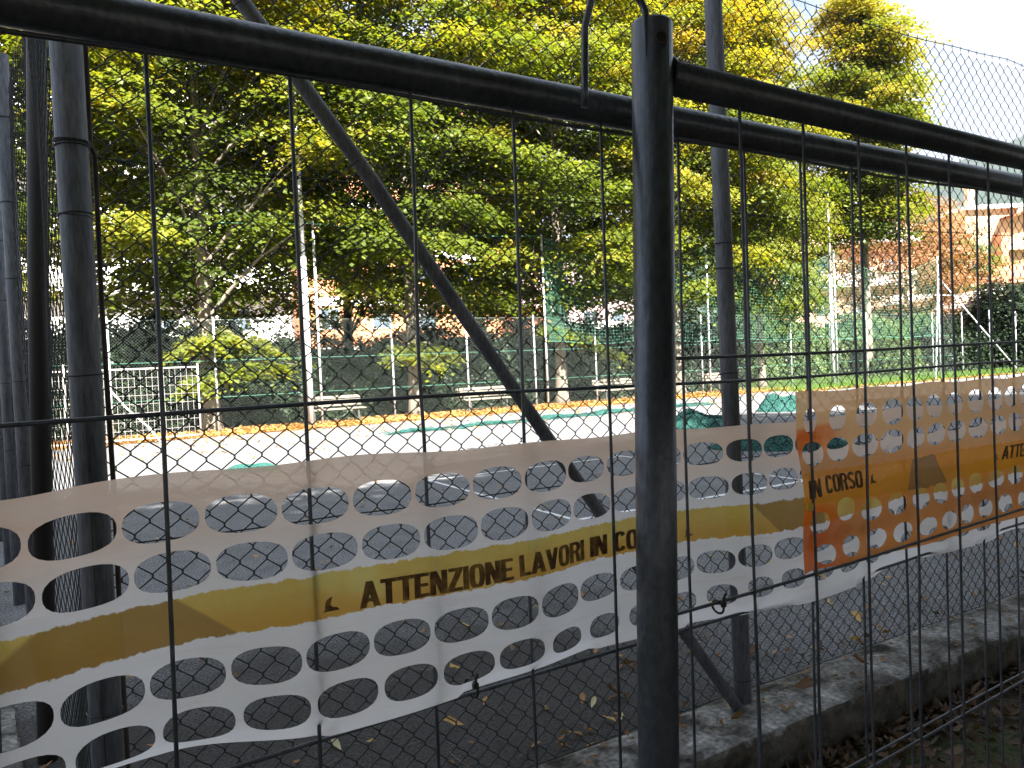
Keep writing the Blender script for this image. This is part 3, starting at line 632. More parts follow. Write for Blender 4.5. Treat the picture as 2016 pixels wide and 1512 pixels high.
def warp_far(P):
    P = P.copy(); P[..., 0] += -1.9; P[..., 1] += YB; P[..., 2] += .02; P[..., 2] += .012*np.sin(P[..., 0]*2.6)*(P[..., 2] > 2.5); return P
V, Fq = zig(25.5, 2.93, .039, .0015, 3, warp=warp_far); np_part('chain_link_mesh', V, Fq, FARWIRE, far, kind='stuff')
def warp_far2(P):
    P = P.copy(); P[..., 0] += 23.6; P[..., 1] += YB; P[..., 2] += .02; return P
V, Fq = zig(13, 2.93, .039, .0015, 3, warp=warp_far2); np_part('chain_link_mesh', V, Fq, FARWIRE, far, kind='stuff')
for z in (2.955, 1.9, .95): MB().tube([(-1.9, YB+.01, z), (15, YB+.01, z-.02), (36.6, YB+.01, z)], .0045, 4).build('tension_wire', NETM if z < 2.5 else FARWIRE, far)
for k in range(-2, 17):
    x = 3.29+2.437*k
    if k in (1, ): continue
    if x > 47: break
    MB().tube([(x, YB+.05, -.05), (x-.0*.04, YB+.05, 3.02)], .028, 8).build('post', GALV, far, True)
MB().tube([(39.8, YB, -.05), (39.75, YB, 3.1)], .03, 8).build('post', GALV, far, True)

GP = 'thin net poles along the far fence'
lab = {-1.1: 'thin net pole at the far left behind the side fence', 5.95: 'thin net pole beside the left light pole', 13.34: 'thin net pole at the left end of the green net',
       20.51: 'thin net pole in the middle of the green net', 27.75: 'thin net pole just right of the right light pole', 35.14: 'net pole with two sloping stays at the right end of the net'}
for x, l in lab.items():
    t = thing('net_pole', l, 'pole', (x, 20.72, 0), GP)
    MB().tube([(x, 20.72, -.05), (x, 20.72, 5.56)], .036, 8).build('pole', GALV, t, True)
    MB().tube([(x, 20.72, 5.56), (x, 20.72, 5.6)], [.04, .03], 8).build('cap', GALV, t)
    for z in (1.2, 2.9): MB().torus((x, 20.72, z), (0, 0, 1), .038, .006).build('clamp', STEEL, t)
    if x > 35:
        MB().tube([(x, 20.70, 4.75), (31.7, 18.9, 0)], .035, 8).build('stay', GALV, t, True)
        MB().tube([(x, 20.70, 4.6), (37.9, 18.6, 0)], .035, 8).build('stay', GALV, t, True)
        MB().tube([(34.3, 20.4, 3.75), (36.0, 20.3, 3.75)], .02, 6).build('crossbar', GALV, t, True)
for x, ht, r0, l in ((5.62, 10.2, .085, 'tall tapering grey light pole on the left behind the court'), (27.35, 8.1, .08, 'tall grey light pole on the right by the lawn')):
    t = thing('light_pole', l, 'pole', (x, 20.62, 0), 'tall light poles along the far fence')
    MB().tube([(x, 20.62, -.05), (x, 20.62, 4.6)], [r0, r0*.9], 12).build('lower_tube', GALV, t, True)
    MB().tube([(x, 20.62, 4.55), (x, 20.62, ht)], [r0*.7, r0*.5], 12).build('upper_tube', GALV, t, True)
    MB().tube([(x, 20.62, ht), (x, 20.62, ht+.04)], [r0*.55, r0*.3], 12).build('cap', GALV, t)
    MB().torus((x, 20.62, 4.58), (0, 0, 1), r0*.88, .015).build('collar', GALV, t)
    MB().torus((x, 20.62, 2.2), (0, 0, 1), r0*.97, .008).build('clamp', STEEL, t)
# green net hung between the poles
nt_ = thing('ball_net', 'green square meshed ball net hung above the far fence', 'net', (13.34, 20.7, 0))
nps = [13.34, 20.51, 27.75, 35.14]
def topz(x):
    for a_, b_ in zip(nps[:-1], nps[1:]):
        if a_ <= x <= b_: t = (x-a_)/(b_-a_); return 5.5-.75*4*t*(1-t)*(1-.25*(t-.5))
    return 5.5
def npt(x, s):
    tz = topz(x); bz = 2.1-.2*(x-13)/22+.05*math.sin(x*1.5); f = s; z = tz+(bz-tz)*f
    comp = 13.36+(x-13.34)*(1) - 0*(f)
    return (comp+.06*math.sin(z*2.2+x*.7), 20.66+.12*math.sin(x*.8+z*.9)+.08*math.sin(x*2.3), z)
c = .125; xs = np.concatenate([np.arange(13.36, 14.1, .045), np.arange(14.1, 35.1, c)]); ss = np.linspace(0, 1, 27)
Vv = np.array([[npt(x, s) for s in ss] for x in xs]); V1, F1 = tubes(Vv, .0034, 3)
Vh = np.swapaxes(Vv, 0, 1); V2, F2 = tubes(Vh, .0034, 3, (0, 0, 1))
np_part('net_mesh', np.concatenate([V1, V2]), np.concatenate([F1, F2+len(V1)]), NETM, nt_, kind='stuff')
MB().tube([npt(x, 0) for x in np.linspace(13.36, 35.1, 90)], .006, 5).build('top_rope', NETM, nt_)
MB().tube([npt(x, 1) for x in np.linspace(13.36, 35.1, 90)], .006, 5).build('bottom_rope', NETM, nt_)
rp = thing('rope', 'thin green rope strung between the left net poles', 'rope', (5.95, 20.7, 5.5))
for a_, b_ in ((-1.1, 5.95), (5.95, 13.34)):
    MB().tube([(a_+(b_-a_)*t, 20.7, 5.54-.25*4*t*(1-t)*.5) for t in np.linspace(0, 1, 14)], .006, 5).build('span', NETM, rp)

# net heaps on the court
def heap(label, x, y, rx, ry, h, n, seed, m=HEAPM, rot=0):
    rng = np.random.RandomState(seed); P = []
    for k in range(n):
        th = rng.rand()*6.283; q = math.sqrt(rng.rand()); c0 = np.array([q*math.cos(th), q*math.sin(th)]); hd = rng.rand()*6.28; pts = []
        for i in range(9):
            rr_ = np.linalg.norm(c0); top = h*max(0, 1-rr_**2)**.7*(.8+.2*math.sin(c0[0]*5+seed)+.15*math.sin(c0[1]*7)); 
            pts.append((c0[0]*rx, c0[1]*ry, .004+max(.0, top*(.6+.55*rng.rand()))))
            hd += rng.normal()*.9; c0 = c0+np.array([math.cos(hd), math.sin(hd)])*.075/max(rx, .3)*1.0
            L = np.linalg.norm(c0)
            if L > 1.05: c0 = c0/L*1.02; hd += 2
        P.append(pts)
    P = np.array(P); cr_, sr_ = math.cos(rot), math.sin(rot)
    P = np.stack([x+P[..., 0]*cr_-P[..., 1]*sr_, y+P[..., 0]*sr_+P[..., 1]*cr_, P[..., 2]], -1)
    t = thing('net_heap', label, 'net', (x, y, 0), 'heaps of teal net left on the court'); V, Fq = tubes(P, .0085, 3, (0, 0, 1))
    np_part('twine', V, Fq, m, t, kind='stuff')
    mb = MB(); nr, na = 5, 22; Vc = [(x, y, h*.5)]
    for i in range(1, nr+1):
        for k in range(na):
            th = k*2*math.pi/na; q = i/nr*.93; px_, py_ = q*rx*math.cos(th), q*ry*math.sin(th)
            Vc.append((x+px_*cr_-py_*sr_, y+px_*sr_+py_*cr_, max(.006, h*.5*max(0, 1-q*q)**.7*(.8+.2*math.sin(k*1.3+i*2)+.1*math.sin(k*2.9)))))
    Fc = [(0, 1+k, 1+(k+1) % na) for k in range(na)]+[(1+(i-1)*na+k, 1+i*na+k, 1+i*na+(k+1) % na, 1+(i-1)*na+(k+1) % na) for i in range(1, nr) for k in range(na)]
    mb.add(Vc, Fc).build('packed_net', COREM, t)
heap('dark teal net heap in the shade right of the near steel post', 11.1, 11.6, .72, .55, .33, 900, 91, rot=-.5)
heap('teal net heap in the sun beside the orange banner corner', 15.5, 13.2, .62, .5, .42, 900, 92, rot=-.4)
heap('small flat teal net scrap on the sunlit court at the left', 2.4, 12.35, .42, .28, .09, 300, 93, rot=-.5)
heap('teal net heap seen through the holes of both banners', 9.5, 8.1, 1.1, .5, .2, 1100, 94, rot=-.8)
def net_roll():
    t = thing('net_roll', 'long teal net lying folded along the back of the court', 'net', (11, 16.8, 0)); P = []
    rng = np.random.RandomState(95)
    for k in range(1300):
        x0 = 6.2+10.3*rng.rand()**.7; w = .08+.42*(x0-6)/10; y0 = 16.3+.09*(x0-6.2)+w*rng.normal()*.5; pts = []; hd = rng.normal()*.5+(3.14 if rng.rand() < .5 else 0)
        for i in range(7):
            pts.append((x0, y0, .004+.05*rng.rand()*(1+.7*math.sin(x0*3)))); hd += rng.normal()*.5; x0 += .09*math.cos(hd); y0 += .07*math.sin(hd)
        P.append(pts)
    V, Fq = tubes(np.array(P), .007, 3, (0, 0, 1)); np_part('twine', V, Fq, HEAPM, t, kind='stuff')
    mb = MB(); V = []
    for i in range(40):
        x = 7.5+9*i/39; w = .02+.22*(x-7)/10; yc = 16.3+.09*(x-6.2)
        for f, z in ((-1, .006), (-.4, .035), (.3, .05+.01*math.sin(i*2.1)), (1, .006)): V.append((x, yc+f*w*(1+.15*math.sin(i*1.7)), z))
    Fq = [(i*4+j, (i+1)*4+j, (i+1)*4+j+1, i*4+j+1) for i in range(39) for j in range(3)]
    mb.add(V, Fq).build('packed_net', COREM, t)
net_roll()

# pale construction gate panel standing at the back left
def gate(x0, x1, y, label):
    t = thing('gate_panel', label, 'fence panel', (x0, y, 0), 'pale mesh panels at the back left of the court')
    MB().tube([(x0, y, 0), (x0, y, 1.83)], .022, 8).build('upright', GATEM, t, True); MB().tube([(x1, y, 0), (x1, y, 1.83)], .022, 8).build('upright', GATEM, t, True)
    MB().tube([(x0, y, 1.74), (x1, y, 1.74)], .02, 8).build('top_rail', GATEM, t, True); MB().tube([(x0, y, .08), (x1, y, .08)], .02, 8).build('bottom_rail', GATEM, t, True)
    n = int((x1-x0)/.125)
    vw = MB().tube([(x0+.125, y, .1), (x0+.125, y, 1.72)], .0035, 4, False).mesh('wire', WL[t.name])
    vw.materials.append(GATEM)
    for k in range(n-1):
        o = bpy.data.objects.new('wire', vw); COL.objects.link(o); o.parent = t; o.location = (k*(x1-x0)/n, 0, 0)
    for k in range(1, 8): MB().tube([(x0, y, .08+k*.207), (x1, y, .08+k*.207)], .0035, 4, False).build('cross_wire', GATEM, t)
    return t
g1 = gate(-.72, 2.72, 20.0, 'pale mesh construction panel standing before the far fence left of the big linden')
MB().tube([(.75, 19.95, 1.35), (1.1, 19.85, .85), (1.55, 19.5, .35), (1.75, 19.3, .02)], .022, 8).build('stay', GATEM, g1, True)
MB().tube([(-.1, 19.95, 1.9), (-.12, 19.9, .9), (-.08, 19.85, 0)], .028, 8).build('prop', GATEM, g1, True)
gate(-3.9, -.86, 20.15, 'second pale mesh panel left of the first, mostly behind the side fence')

# benches
def bench(x, y, label):
    t = thing('park_bench', label, 'bench', (x, y, 0), 'slatted park benches behind the far fence'); w = .88
    for k in range(3): MB().bbox(x-w, x+w, y+.28+.02*k, y+.31+.02*k, .47+.11*k, .55+.11*k, .006).build('back_slat', WOOD, t)
    for k in range(3): MB().bbox(x-w, x+w, y-.2+.15*k, y-.08+.15*k, .38, .415, .006).build('seat_slat', WOOD, t)
    for s in (-.65, .65):
        MB().box(x+s-.025, x+s+.025, y-.18, y-.13, 0, .378).box(x+s-.025, x+s+.025, y+.2, y+.25, 0, .378).box(x+s-.025, x+s+.025, y-.18, y+.25, .34, .378).build('leg', IRON, t)
        MB().add([(x+s-.02, y+.25, .3), (x+s+.02, y+.25, .3), (x+s+.02, y+.3, .3), (x+s-.02, y+.3, .3), (x+s-.02, y+.315, .78), (x+s+.02, y+.315, .78), (x+s+.02, y+.36, .78), (x+s-.02, y+.36, .78)],
                 [(3, 2, 1, 0), (4, 5, 6, 7), (0, 1, 5, 4), (1, 2, 6, 5), (2, 3, 7, 6), (3, 0, 4, 7)]).build('back_support', IRON, t)
for x, l in ((6.55, 'slatted bench behind the fence right of the left light pole'), (11.5, 'slatted bench behind the fence between the second linden and the net'), (16.8, 'slatted bench just left of the near steel post'), (22.2, 'slatted bench right of the near steel post')):
    bench(x, 21.5, l)

# ------------------------------------------------------------------ near court fence
nf = thing('court_fence', 'near chain link fence of the court standing on the kerb', 'fence', (2.3, 2.3, .02))
def warp_near(P):
    P = P.copy(); x = P[..., 0].copy(); z = P[..., 2].copy()
    x += .06; z += .0
    bl = .004*np.sin(x*3.1+z*2)+.003*np.sin(x*7.7-z*5)
    P[..., 0] = x+.006*np.sin(z*3.3+x*1.9)+.003*np.sin(z*11+x*4); P[..., 2] = z+.006*np.sin(x*2.7+z*2.2)+.003*np.sin(x*9+z*3)
    P[..., 1] += 2.335+bl+.012*np.sin(x*1.3)*np.sin(z*1.5)
    return P
def wz(z0): return lambda P: warp_near(P+np.array([0, 0, z0]))
V, Fq = zig(7.0, 2.06, .039, .0020, 4, True, wz(.035)); np_part('chain_link_mesh', V, Fq, WIRE, nf, kind='stuff')
def wup(P):
    P = P+np.array([.02, .004, 2.075]); return warp_near(P)
V, Fq = zig(7.0, 1.0, .039, .0020, 4, True, wup); np_part('chain_link_mesh', V, Fq, WIRE, nf, kind='stuff')
rr = random.Random(3)
for z, s in ((.032, .004), (1.03, .006), (2.082, .012), (3.085, .03)):
    pts = [(x, 2.338+.003*math.sin(x*4), z-s*math.sin((x-.04)%2.33/2.33*math.pi)*1.0+.002*math.sin(x*11)) for x in np.linspace(.04, 7.2, 90)]
    MB().tube(pts, .0022, 5).build('tension_wire', WIRE, nf)
# twisted ends where the two rolls meet and along the top
mb = MB()
for k in range(175):
    x = .06+.039*k+.02*0; z = 2.082-.012*math.sin((x-.04) % 2.33/2.33*math.pi)
    if k % 2: mb.tube([(x-.006, 2.33, z-.012), (x+.004, 2.341, z-.002), (x-.003, 2.332, z+.006), (x+.006, 2.34, z+.014)], .0021, 4, False)
    zt = 3.085-.03*math.sin((x-.04) % 2.33/2.33*math.pi)
    if k % 2: mb.tube([(x-.004, 2.331, zt-.018), (x+.004, 2.341, zt-.006), (x-.003, 2.332, zt+.003), (x+.004, 2.338, zt+.012)], .0021, 4, False)
mb.build('twisted_ends', WIRE, nf, kind='stuff')
def post(x, y, rad, m, top, z0=.0, lx=0, label=None, parent=nf, ties=()):
    kw = {'label': label} if label else {}
    o = MB().tube([(x, y, z0), (x+lx*.5, y, (z0+top)/2), (x+lx, y, top)], rad, 20).build('post', m, parent, True, **kw)
    for z in ties:
        MB().torus((x+lx*(z-z0)/(top-z0), y+.004, z), (.06*rr.uniform(-1, 1), .1*rr.uniform(-1, 1), 1), rad+.0035, .0022, 20, 5).build('wire_tie', WIRE, parent)
    return o
post(.036, 2.255, .038, POST, 3.12, 0, 0, 'thick corner post', ties=(2.085, 2.092, 2.1, 1.91, 1.5, .62))
MB().tube([(.0365-.006, 2.255-.0385, .2), (.0365-.008, 2.255-.0388, 1.45)], .0012, 4).build('weld_seam', BLACK, nf)
post(2.352, 2.256, .0355, POST, 3.12, .0, -.03, 'straight post beside the brace foot', ties=(1.93, 1.83, 1.4, .13))
post(5.05, 2.256, .0355, POST, 3.12, .0, -.03)
post(7.05, 2.256, .0355, POST, 3.12, .0, -.03)
MB().tube([(.095, 2.265, 3.05), (.826, 2.268, 2.091), (1.436, 2.272, 1.235), (2.31, 2.235, .012)], .0235, 16).build('brace', POST, nf, True, label='long diagonal brace')
for q in (.17, .31, .66, .83):
    c0 = Vector((.095, 2.265, 3.05)); c1 = Vector((2.31, 2.26, .012)); cc = c0.lerp(c1, q); MB().torus(cc, (c1-c0), .0265, .002, 18, 5).build('wire_tie', WIRE, nf)
MB().tube([(.081, 2.29, 3.0), (.081, 2.29, 2.39), (.079, 2.29, 2.1), (.088, 2.288, 2.075), (.084, 2.29, 1.68), (.087, 2.29, 1.2), (.082, 2.29, .6), (.084, 2.29, .05)], .0066, 8).build('tension_bar', ROD, nf, True)
# loose wire tails at the corner
MB().tube([(.0, 2.21, 1.905), (.06, 2.2, 1.9), (.12, 2.25, 1.865), (.13, 2.3, 1.86)], .0017, 5).build('wire_tail', WIRE, nf)
MB().tube([(.07, 2.215, 2.085), (.11, 2.26, 2.07), (.14, 2.3, 2.03), (.16, 2.33, 2.05)], .0017, 5).build('wire_tail', WIRE, nf)
hel = [(.14+.001*k, 2.33+.006*math.sin(k*1.1), 2.077-.0002*k+.006*math.cos(k*1.1)) for k in range(60)]
MB().tube(hel, .0015, 4).build('wire_tail', WIRE, nf)
# post foot mortar
def lump(x, y, z, rx, h, name, m, parent, seed):
    mb = MB(); V = []; na, nr = 14, 4; q = random.Random(seed)
    for i in range(nr+1):
        t = i/nr
        for k in range(na): th = k*2*math.pi/na; ra = rx*(1-.55*t)*(1+.18*math.sin(k*2.3+seed)+.08*q.random()); V.append((x+ra*math.cos(th), y+ra*.7*math.sin(th), z+h*t*(1-.1*q.random())))
    F_ = [(i*na+k, i*na+(k+1) % na, (i+1)*na+(k+1) % na, (i+1)*na+k) for i in range(nr) for k in range(na)]+[tuple(nr*na+k for k in range(na))]
    return mb.add(V, F_).build(name, m, parent, True)
lump(2.352, 2.25, .012, .075, .03, 'mortar_foot', CONC, nf, 3); lump(.036, 2.25, .012, .085, .03, 'mortar_foot', CONC, nf, 8)

# side fence running away on the left
sf = thing('court_fence', 'left side chain link fence running away from the thick corner post', 'fence', (0, 4, .02))
def sx(y): return .03-.1*(y-2.26)
def warp_side(P):
    P = P.copy(); s = P[..., 0].copy(); z = P[..., 2].copy(); yo = P[..., 1].copy(); y = 2.33+s
    P[..., 1] = y+.006*np.sin(z*3+s*2); P[..., 0] = sx(y)+.022+yo*1.0+.02*np.sin(s*2.4+.6)*np.sin(z*1.7+.5)+.008*np.sin(s*7+z*3)
    P[..., 2] = z+.04+.006*np.sin(s*3); return P
V, Fq = zig(9.6, 3.02, .039, .0018, 4, False, warp_side, (1, .1, 0)); np_part('chain_link_mesh', V, Fq, WIRE, sf, kind='stuff')
for z in (.05, 1.04, 2.08, 3.06): MB().tube([(sx(y)+.03, y, z) for y in np.linspace(2.33, 11.9, 30)], .002, 4).build('tension_wire', WIRE, sf)
sp = [(3.51, SHADEPOST, .065, 'very dark post next to the corner post'), (4.84, POST, 0, 'grey post whose top ends below the mesh'), (6.14, POST, 0, None), (7.45, POST, 0, None), (8.75, POST, 0, None), (10.05, POST, 0, None), (11.4, POST, 0, None)]
for y, m, lx, lb in sp:
    lean = -.04 if m is SHADEPOST else .0
    dx = .0
    top = 3.23 if y == 4.84 else 3.1
    if m is SHADEPOST: o = MB().tube([(sx(y)+.0-.055, y, 0), (sx(y)-.0, y, 1.7), (sx(y)+.07, y, 3.2)], .036, 18).build('post', m, sf, True, label=lb)
    else: post(sx(y)+(-.01 if y > 5 else 0), y, .037, m, top, 0, 0, lb, sf, ties=(2.9, 2.45, 2.05, 1.5, 1.05, .7)[:5] if y < 7 else (2.05, 1.05))

# ------------------------------------------------------------------ near construction panels
tA = math.tan(math.radians(2.33)); cA = .753/math.cos(math.radians(2.33)); yA = lambda x: cA+tA*x
tB = math.tan(math.radians(2.7)); cB = .674/math.cos(math.radians(2.7)); yB = lambda x: cB+tB*x
GPN = 'construction panels standing in front of the kerb'
pa = thing('construction_panel', 'long mesh construction panel carrying the white banner', 'fence panel', (.6, yA(.6), -.18), GPN)
MB().tube([(x, yA(x), 1.797) for x in (-1.1, .3, 1.4, 2.4)], .0208, 20).build('top_rail', STEEL, pa, True)
MB().tube([(x, yA(x), -.08) for x in (-1.1, 2.4)], .0208, 14).build('bottom_rail', STEEL, pa, True)
for x in (-1.1, 2.4): MB().tube([(x, yA(x), -.16), (x, yA(x), 1.83)], .0215, 16).build('upright', STEEL, pa, True)
for k in range(-8, 18):
    x = .0726+.1307*k
    pts = []
    kink = {2: .0, 3: .0}.get(k, 0)
    for z in np.linspace(-.08, 1.776, 26):
        dx = -.0100*(1.8-z)-.0018*math.sin(z*3.1+k)-(.0 if k != 2 else .004*math.exp(-((z-1.46)/.03)**2)*(-1))
        dz = .0012*math.sin(z*7+k*2.0)
        if k == 2: dx += -.006*math.exp(-((z-1.50)/.05)**2)+.0
        pts.append((x+dx, yA(x)-.0035+dz, z))
    MB().tube(pts, .0021, 7, False).build('wire', STEEL, pa, True)
for z in (1.771, 1.446, 1.106, .80, .48, .16):
    MB().tube([(x, yA(x)+(.0015 if z < 1.7 else -.004), z+(0 if z > 1.7 else .0025*math.sin(x*5))+(-.006*(x-.3) if z == 1.446 else 0)+(.003*math.sin(x*9) if z > 1.7 else 0)) for x in np.linspace(-1.1, 2.4, 30)], .0023, 7, False).build('cross_wire', STEEL, pa, True)
pb = thing('construction_panel', 'construction panel with the thick steel post, carrying the orange banner', 'fence panel', (.6, yB(.6), -.18), GPN)
xb = lambda z: .588+(z-.995)*(.622-.588)/(.884)
MB().tube([(xb(z), yB(.6), z) for z in (-.16, .6, 1.2, 1.876)], .0245, 28).build('upright', STEEL, pb, True, label='thick steel post with a hole ring near its top')
MB().tube([(xb(1.876), yB(.6), 1.8761), (xb(1.878), yB(.6), 1.879)], [.0245, .0225], 28).build('cap', STEEL, pb)
MB().torus((xb(1.85)-.006, yB(.6)-.0238, 1.852), (.25, 1, 0), .0075, .0012, 18, 5).build('weld_ring', ROD, pb)
MB().tube([(xb(1.819)+.02, yB(.63), 1.819), (1.5, yB(1.5), 1.819), (3.0, yB(3.0), 1.819), (4.05, yB(4.05), 1.819)], .0205, 20).build('top_rail', STEEL, pb, True)
MB().tube([(.59, yB(.59), -.08), (4.05, yB(4.05), -.08)], .0205, 14).build('bottom_rail', STEEL, pb, True)
MB().tube([(4.05, yB(4.05), -.16), (4.05, yB(4.05), 1.83)], .0215, 16).build('upright', STEEL, pb, True)
MB().torus((xb(1.819)+.023, yB(.6), 1.819), (1, 0, 0), .0205, .003, 20, 6).build('weld_ring', STEEL, pb)
for k in range(26):
    x = .7703+.1288*k; pts = []
    for z in np.linspace(-.08, 1.805, 20):
        pts.append((x-.0055*(1.8-z)+.0015*math.sin(z*2.7+k*1.3)+(.004*math.exp(-((z-1.15)/.12)**2) if k in (1, 3) else 0), yB(x)-.003+.001*math.sin(z*6+k), z))
    MB().tube(pts, .0021, 7, False).build('wire', STEEL, pb, True)
for z in (1.48, 1.166, .848, .53, .21):
    MB().tube([(x, yB(x)+.0015, z+.003*math.sin(x*4+z)-.0045*(x-.65)*(z == 1.48)) for x in np.linspace(.6, 4.05, 30)], .0023, 7, False).build('cross_wire', STEEL, pb, True)
# hooked rod dropped into the post top
hk = MB(); pts = []
x0, x1 = .603, .533
for t in np.linspace(0, 1, 5): pts.append((x0, .692, 1.80+.085*t))
for t in np.linspace(0, math.pi, 13)[1:]: pts.append(((x0+x1)/2+(x0-x1)/2*math.cos(t), .694+.01*t/3.14, 1.885+.026*math.sin(t)))
for t in np.linspace(0, 1, 6)[1:]: pts.append((x1-.006*t, .715+.012*t*0, 1.885-.115*t))
hk = hk.tube(pts, .0042, 10).build('hooked_rod', STEEL, None, True); tag(hk, 'bent steel rod hooked from the thick post over the long rail', 'hook')
# concrete feet of the panels
for x, y, l in ((.6, yB(.6), 'concrete foot block under the thick steel post'), (4.05, yB(4.05), 'concrete foot block under the right end of the second panel'), (-1.1, yA(-1.1), 'concrete foot block under the left end of the first panel')):
    t = thing('foot_block', l, 'block', (x, y, -.19)); MB().bbox(x-.12, x+.12, y-.33, y+.33, -.2, -.165, .01).build('base', CONC, t)
    m_ = MB().bbox(x-.1, x+.1, y-.3, y-.04, -.164, -.085, .015).bbox(x-.1, x+.1, y+.04, y+.3, -.164, -.085, .015).build('cheek', CONC, t)

# ------------------------------------------------------------------ banners
def interp(pts, x):
    xs, ys = zip(*pts); 
    s = 0
    # smooth piecewise
    if x <= xs[0]: return ys[0]
    if x >= xs[-1]: return ys[-1]
    for i in range(len(xs)-1):
        if xs[i] <= x <= xs[i+1]:
            t = (x-xs[i])/(xs[i+1]-xs[i]); t = t*t*(3-2*t); return ys[i]+(ys[i+1]-ys[i])*t
def banner_mesh(name, x0, x1, top, bot, holes, yfun, step=.012, vstep=.06):
    """holes: list of (x, v, half width, half height in v, power)"""
    co = []; ed = []
    def inh(x, v, g=1.0):
        for hx, hv, a_, b_, pw in holes:
            if abs(x-hx) < a_*g and abs(v-hv) < b_*g and (abs((x-hx)/(a_*g))**pw+abs((v-hv)/(b_*g))**pw) < 1: return True
        return False
    for hx, hv, a_, b_, pw in holes:
        s = len(co); n = 26
        for k in range(n):
            th = 2*math.pi*k/n; c_, s_ = math.cos(th), math.sin(th); q = (abs(c_)**pw+abs(s_)**pw)**(-1/pw)
            co.append(Vector((hx+a_*q*c_, hv+b_*q*s_)))
        ed += [(s+k, s+(k+1) % n) for k in range(n)]
    nx = int((x1-x0)/step); nv = int(1/vstep)
    for i in range(nx+1):
        for j in range(nv+1):
            x = x0+(x1-x0)*i/nx; v = j/nv
            if not inh(x, v, 1.06): co.append(Vector((x, v)))
    r_ = delaunay_2d_cdt(co, ed, [], 0, 1e-6); vs, fs = r_[0], r_[2]
    keep = []
    for f in fs:
        cx = sum(vs[i].x for i in f)/3; cv = sum(vs[i].y for i in f)/3
        if not inh(cx, cv, .995): keep.append(f)
    V = [(v.x, *yfun(v.x, v.y)) for v in vs]
    me = bpy.data.meshes.new(name); me.from_pydata(V, [], keep); me.update()
    uv = me.uv_layers.new(name='UVMap')
    li = np.zeros(len(me.loops), np.int32); me.loops.foreach_get('vertex_index', li)
    arr = np.array([(v.x, v.y) for v in vs])[li]; uv.data.foreach_set('uv', arr.ravel().astype(np.float32))
    me.polygons.foreach_set('use_smooth', [True]*len(me.polygons)); return me

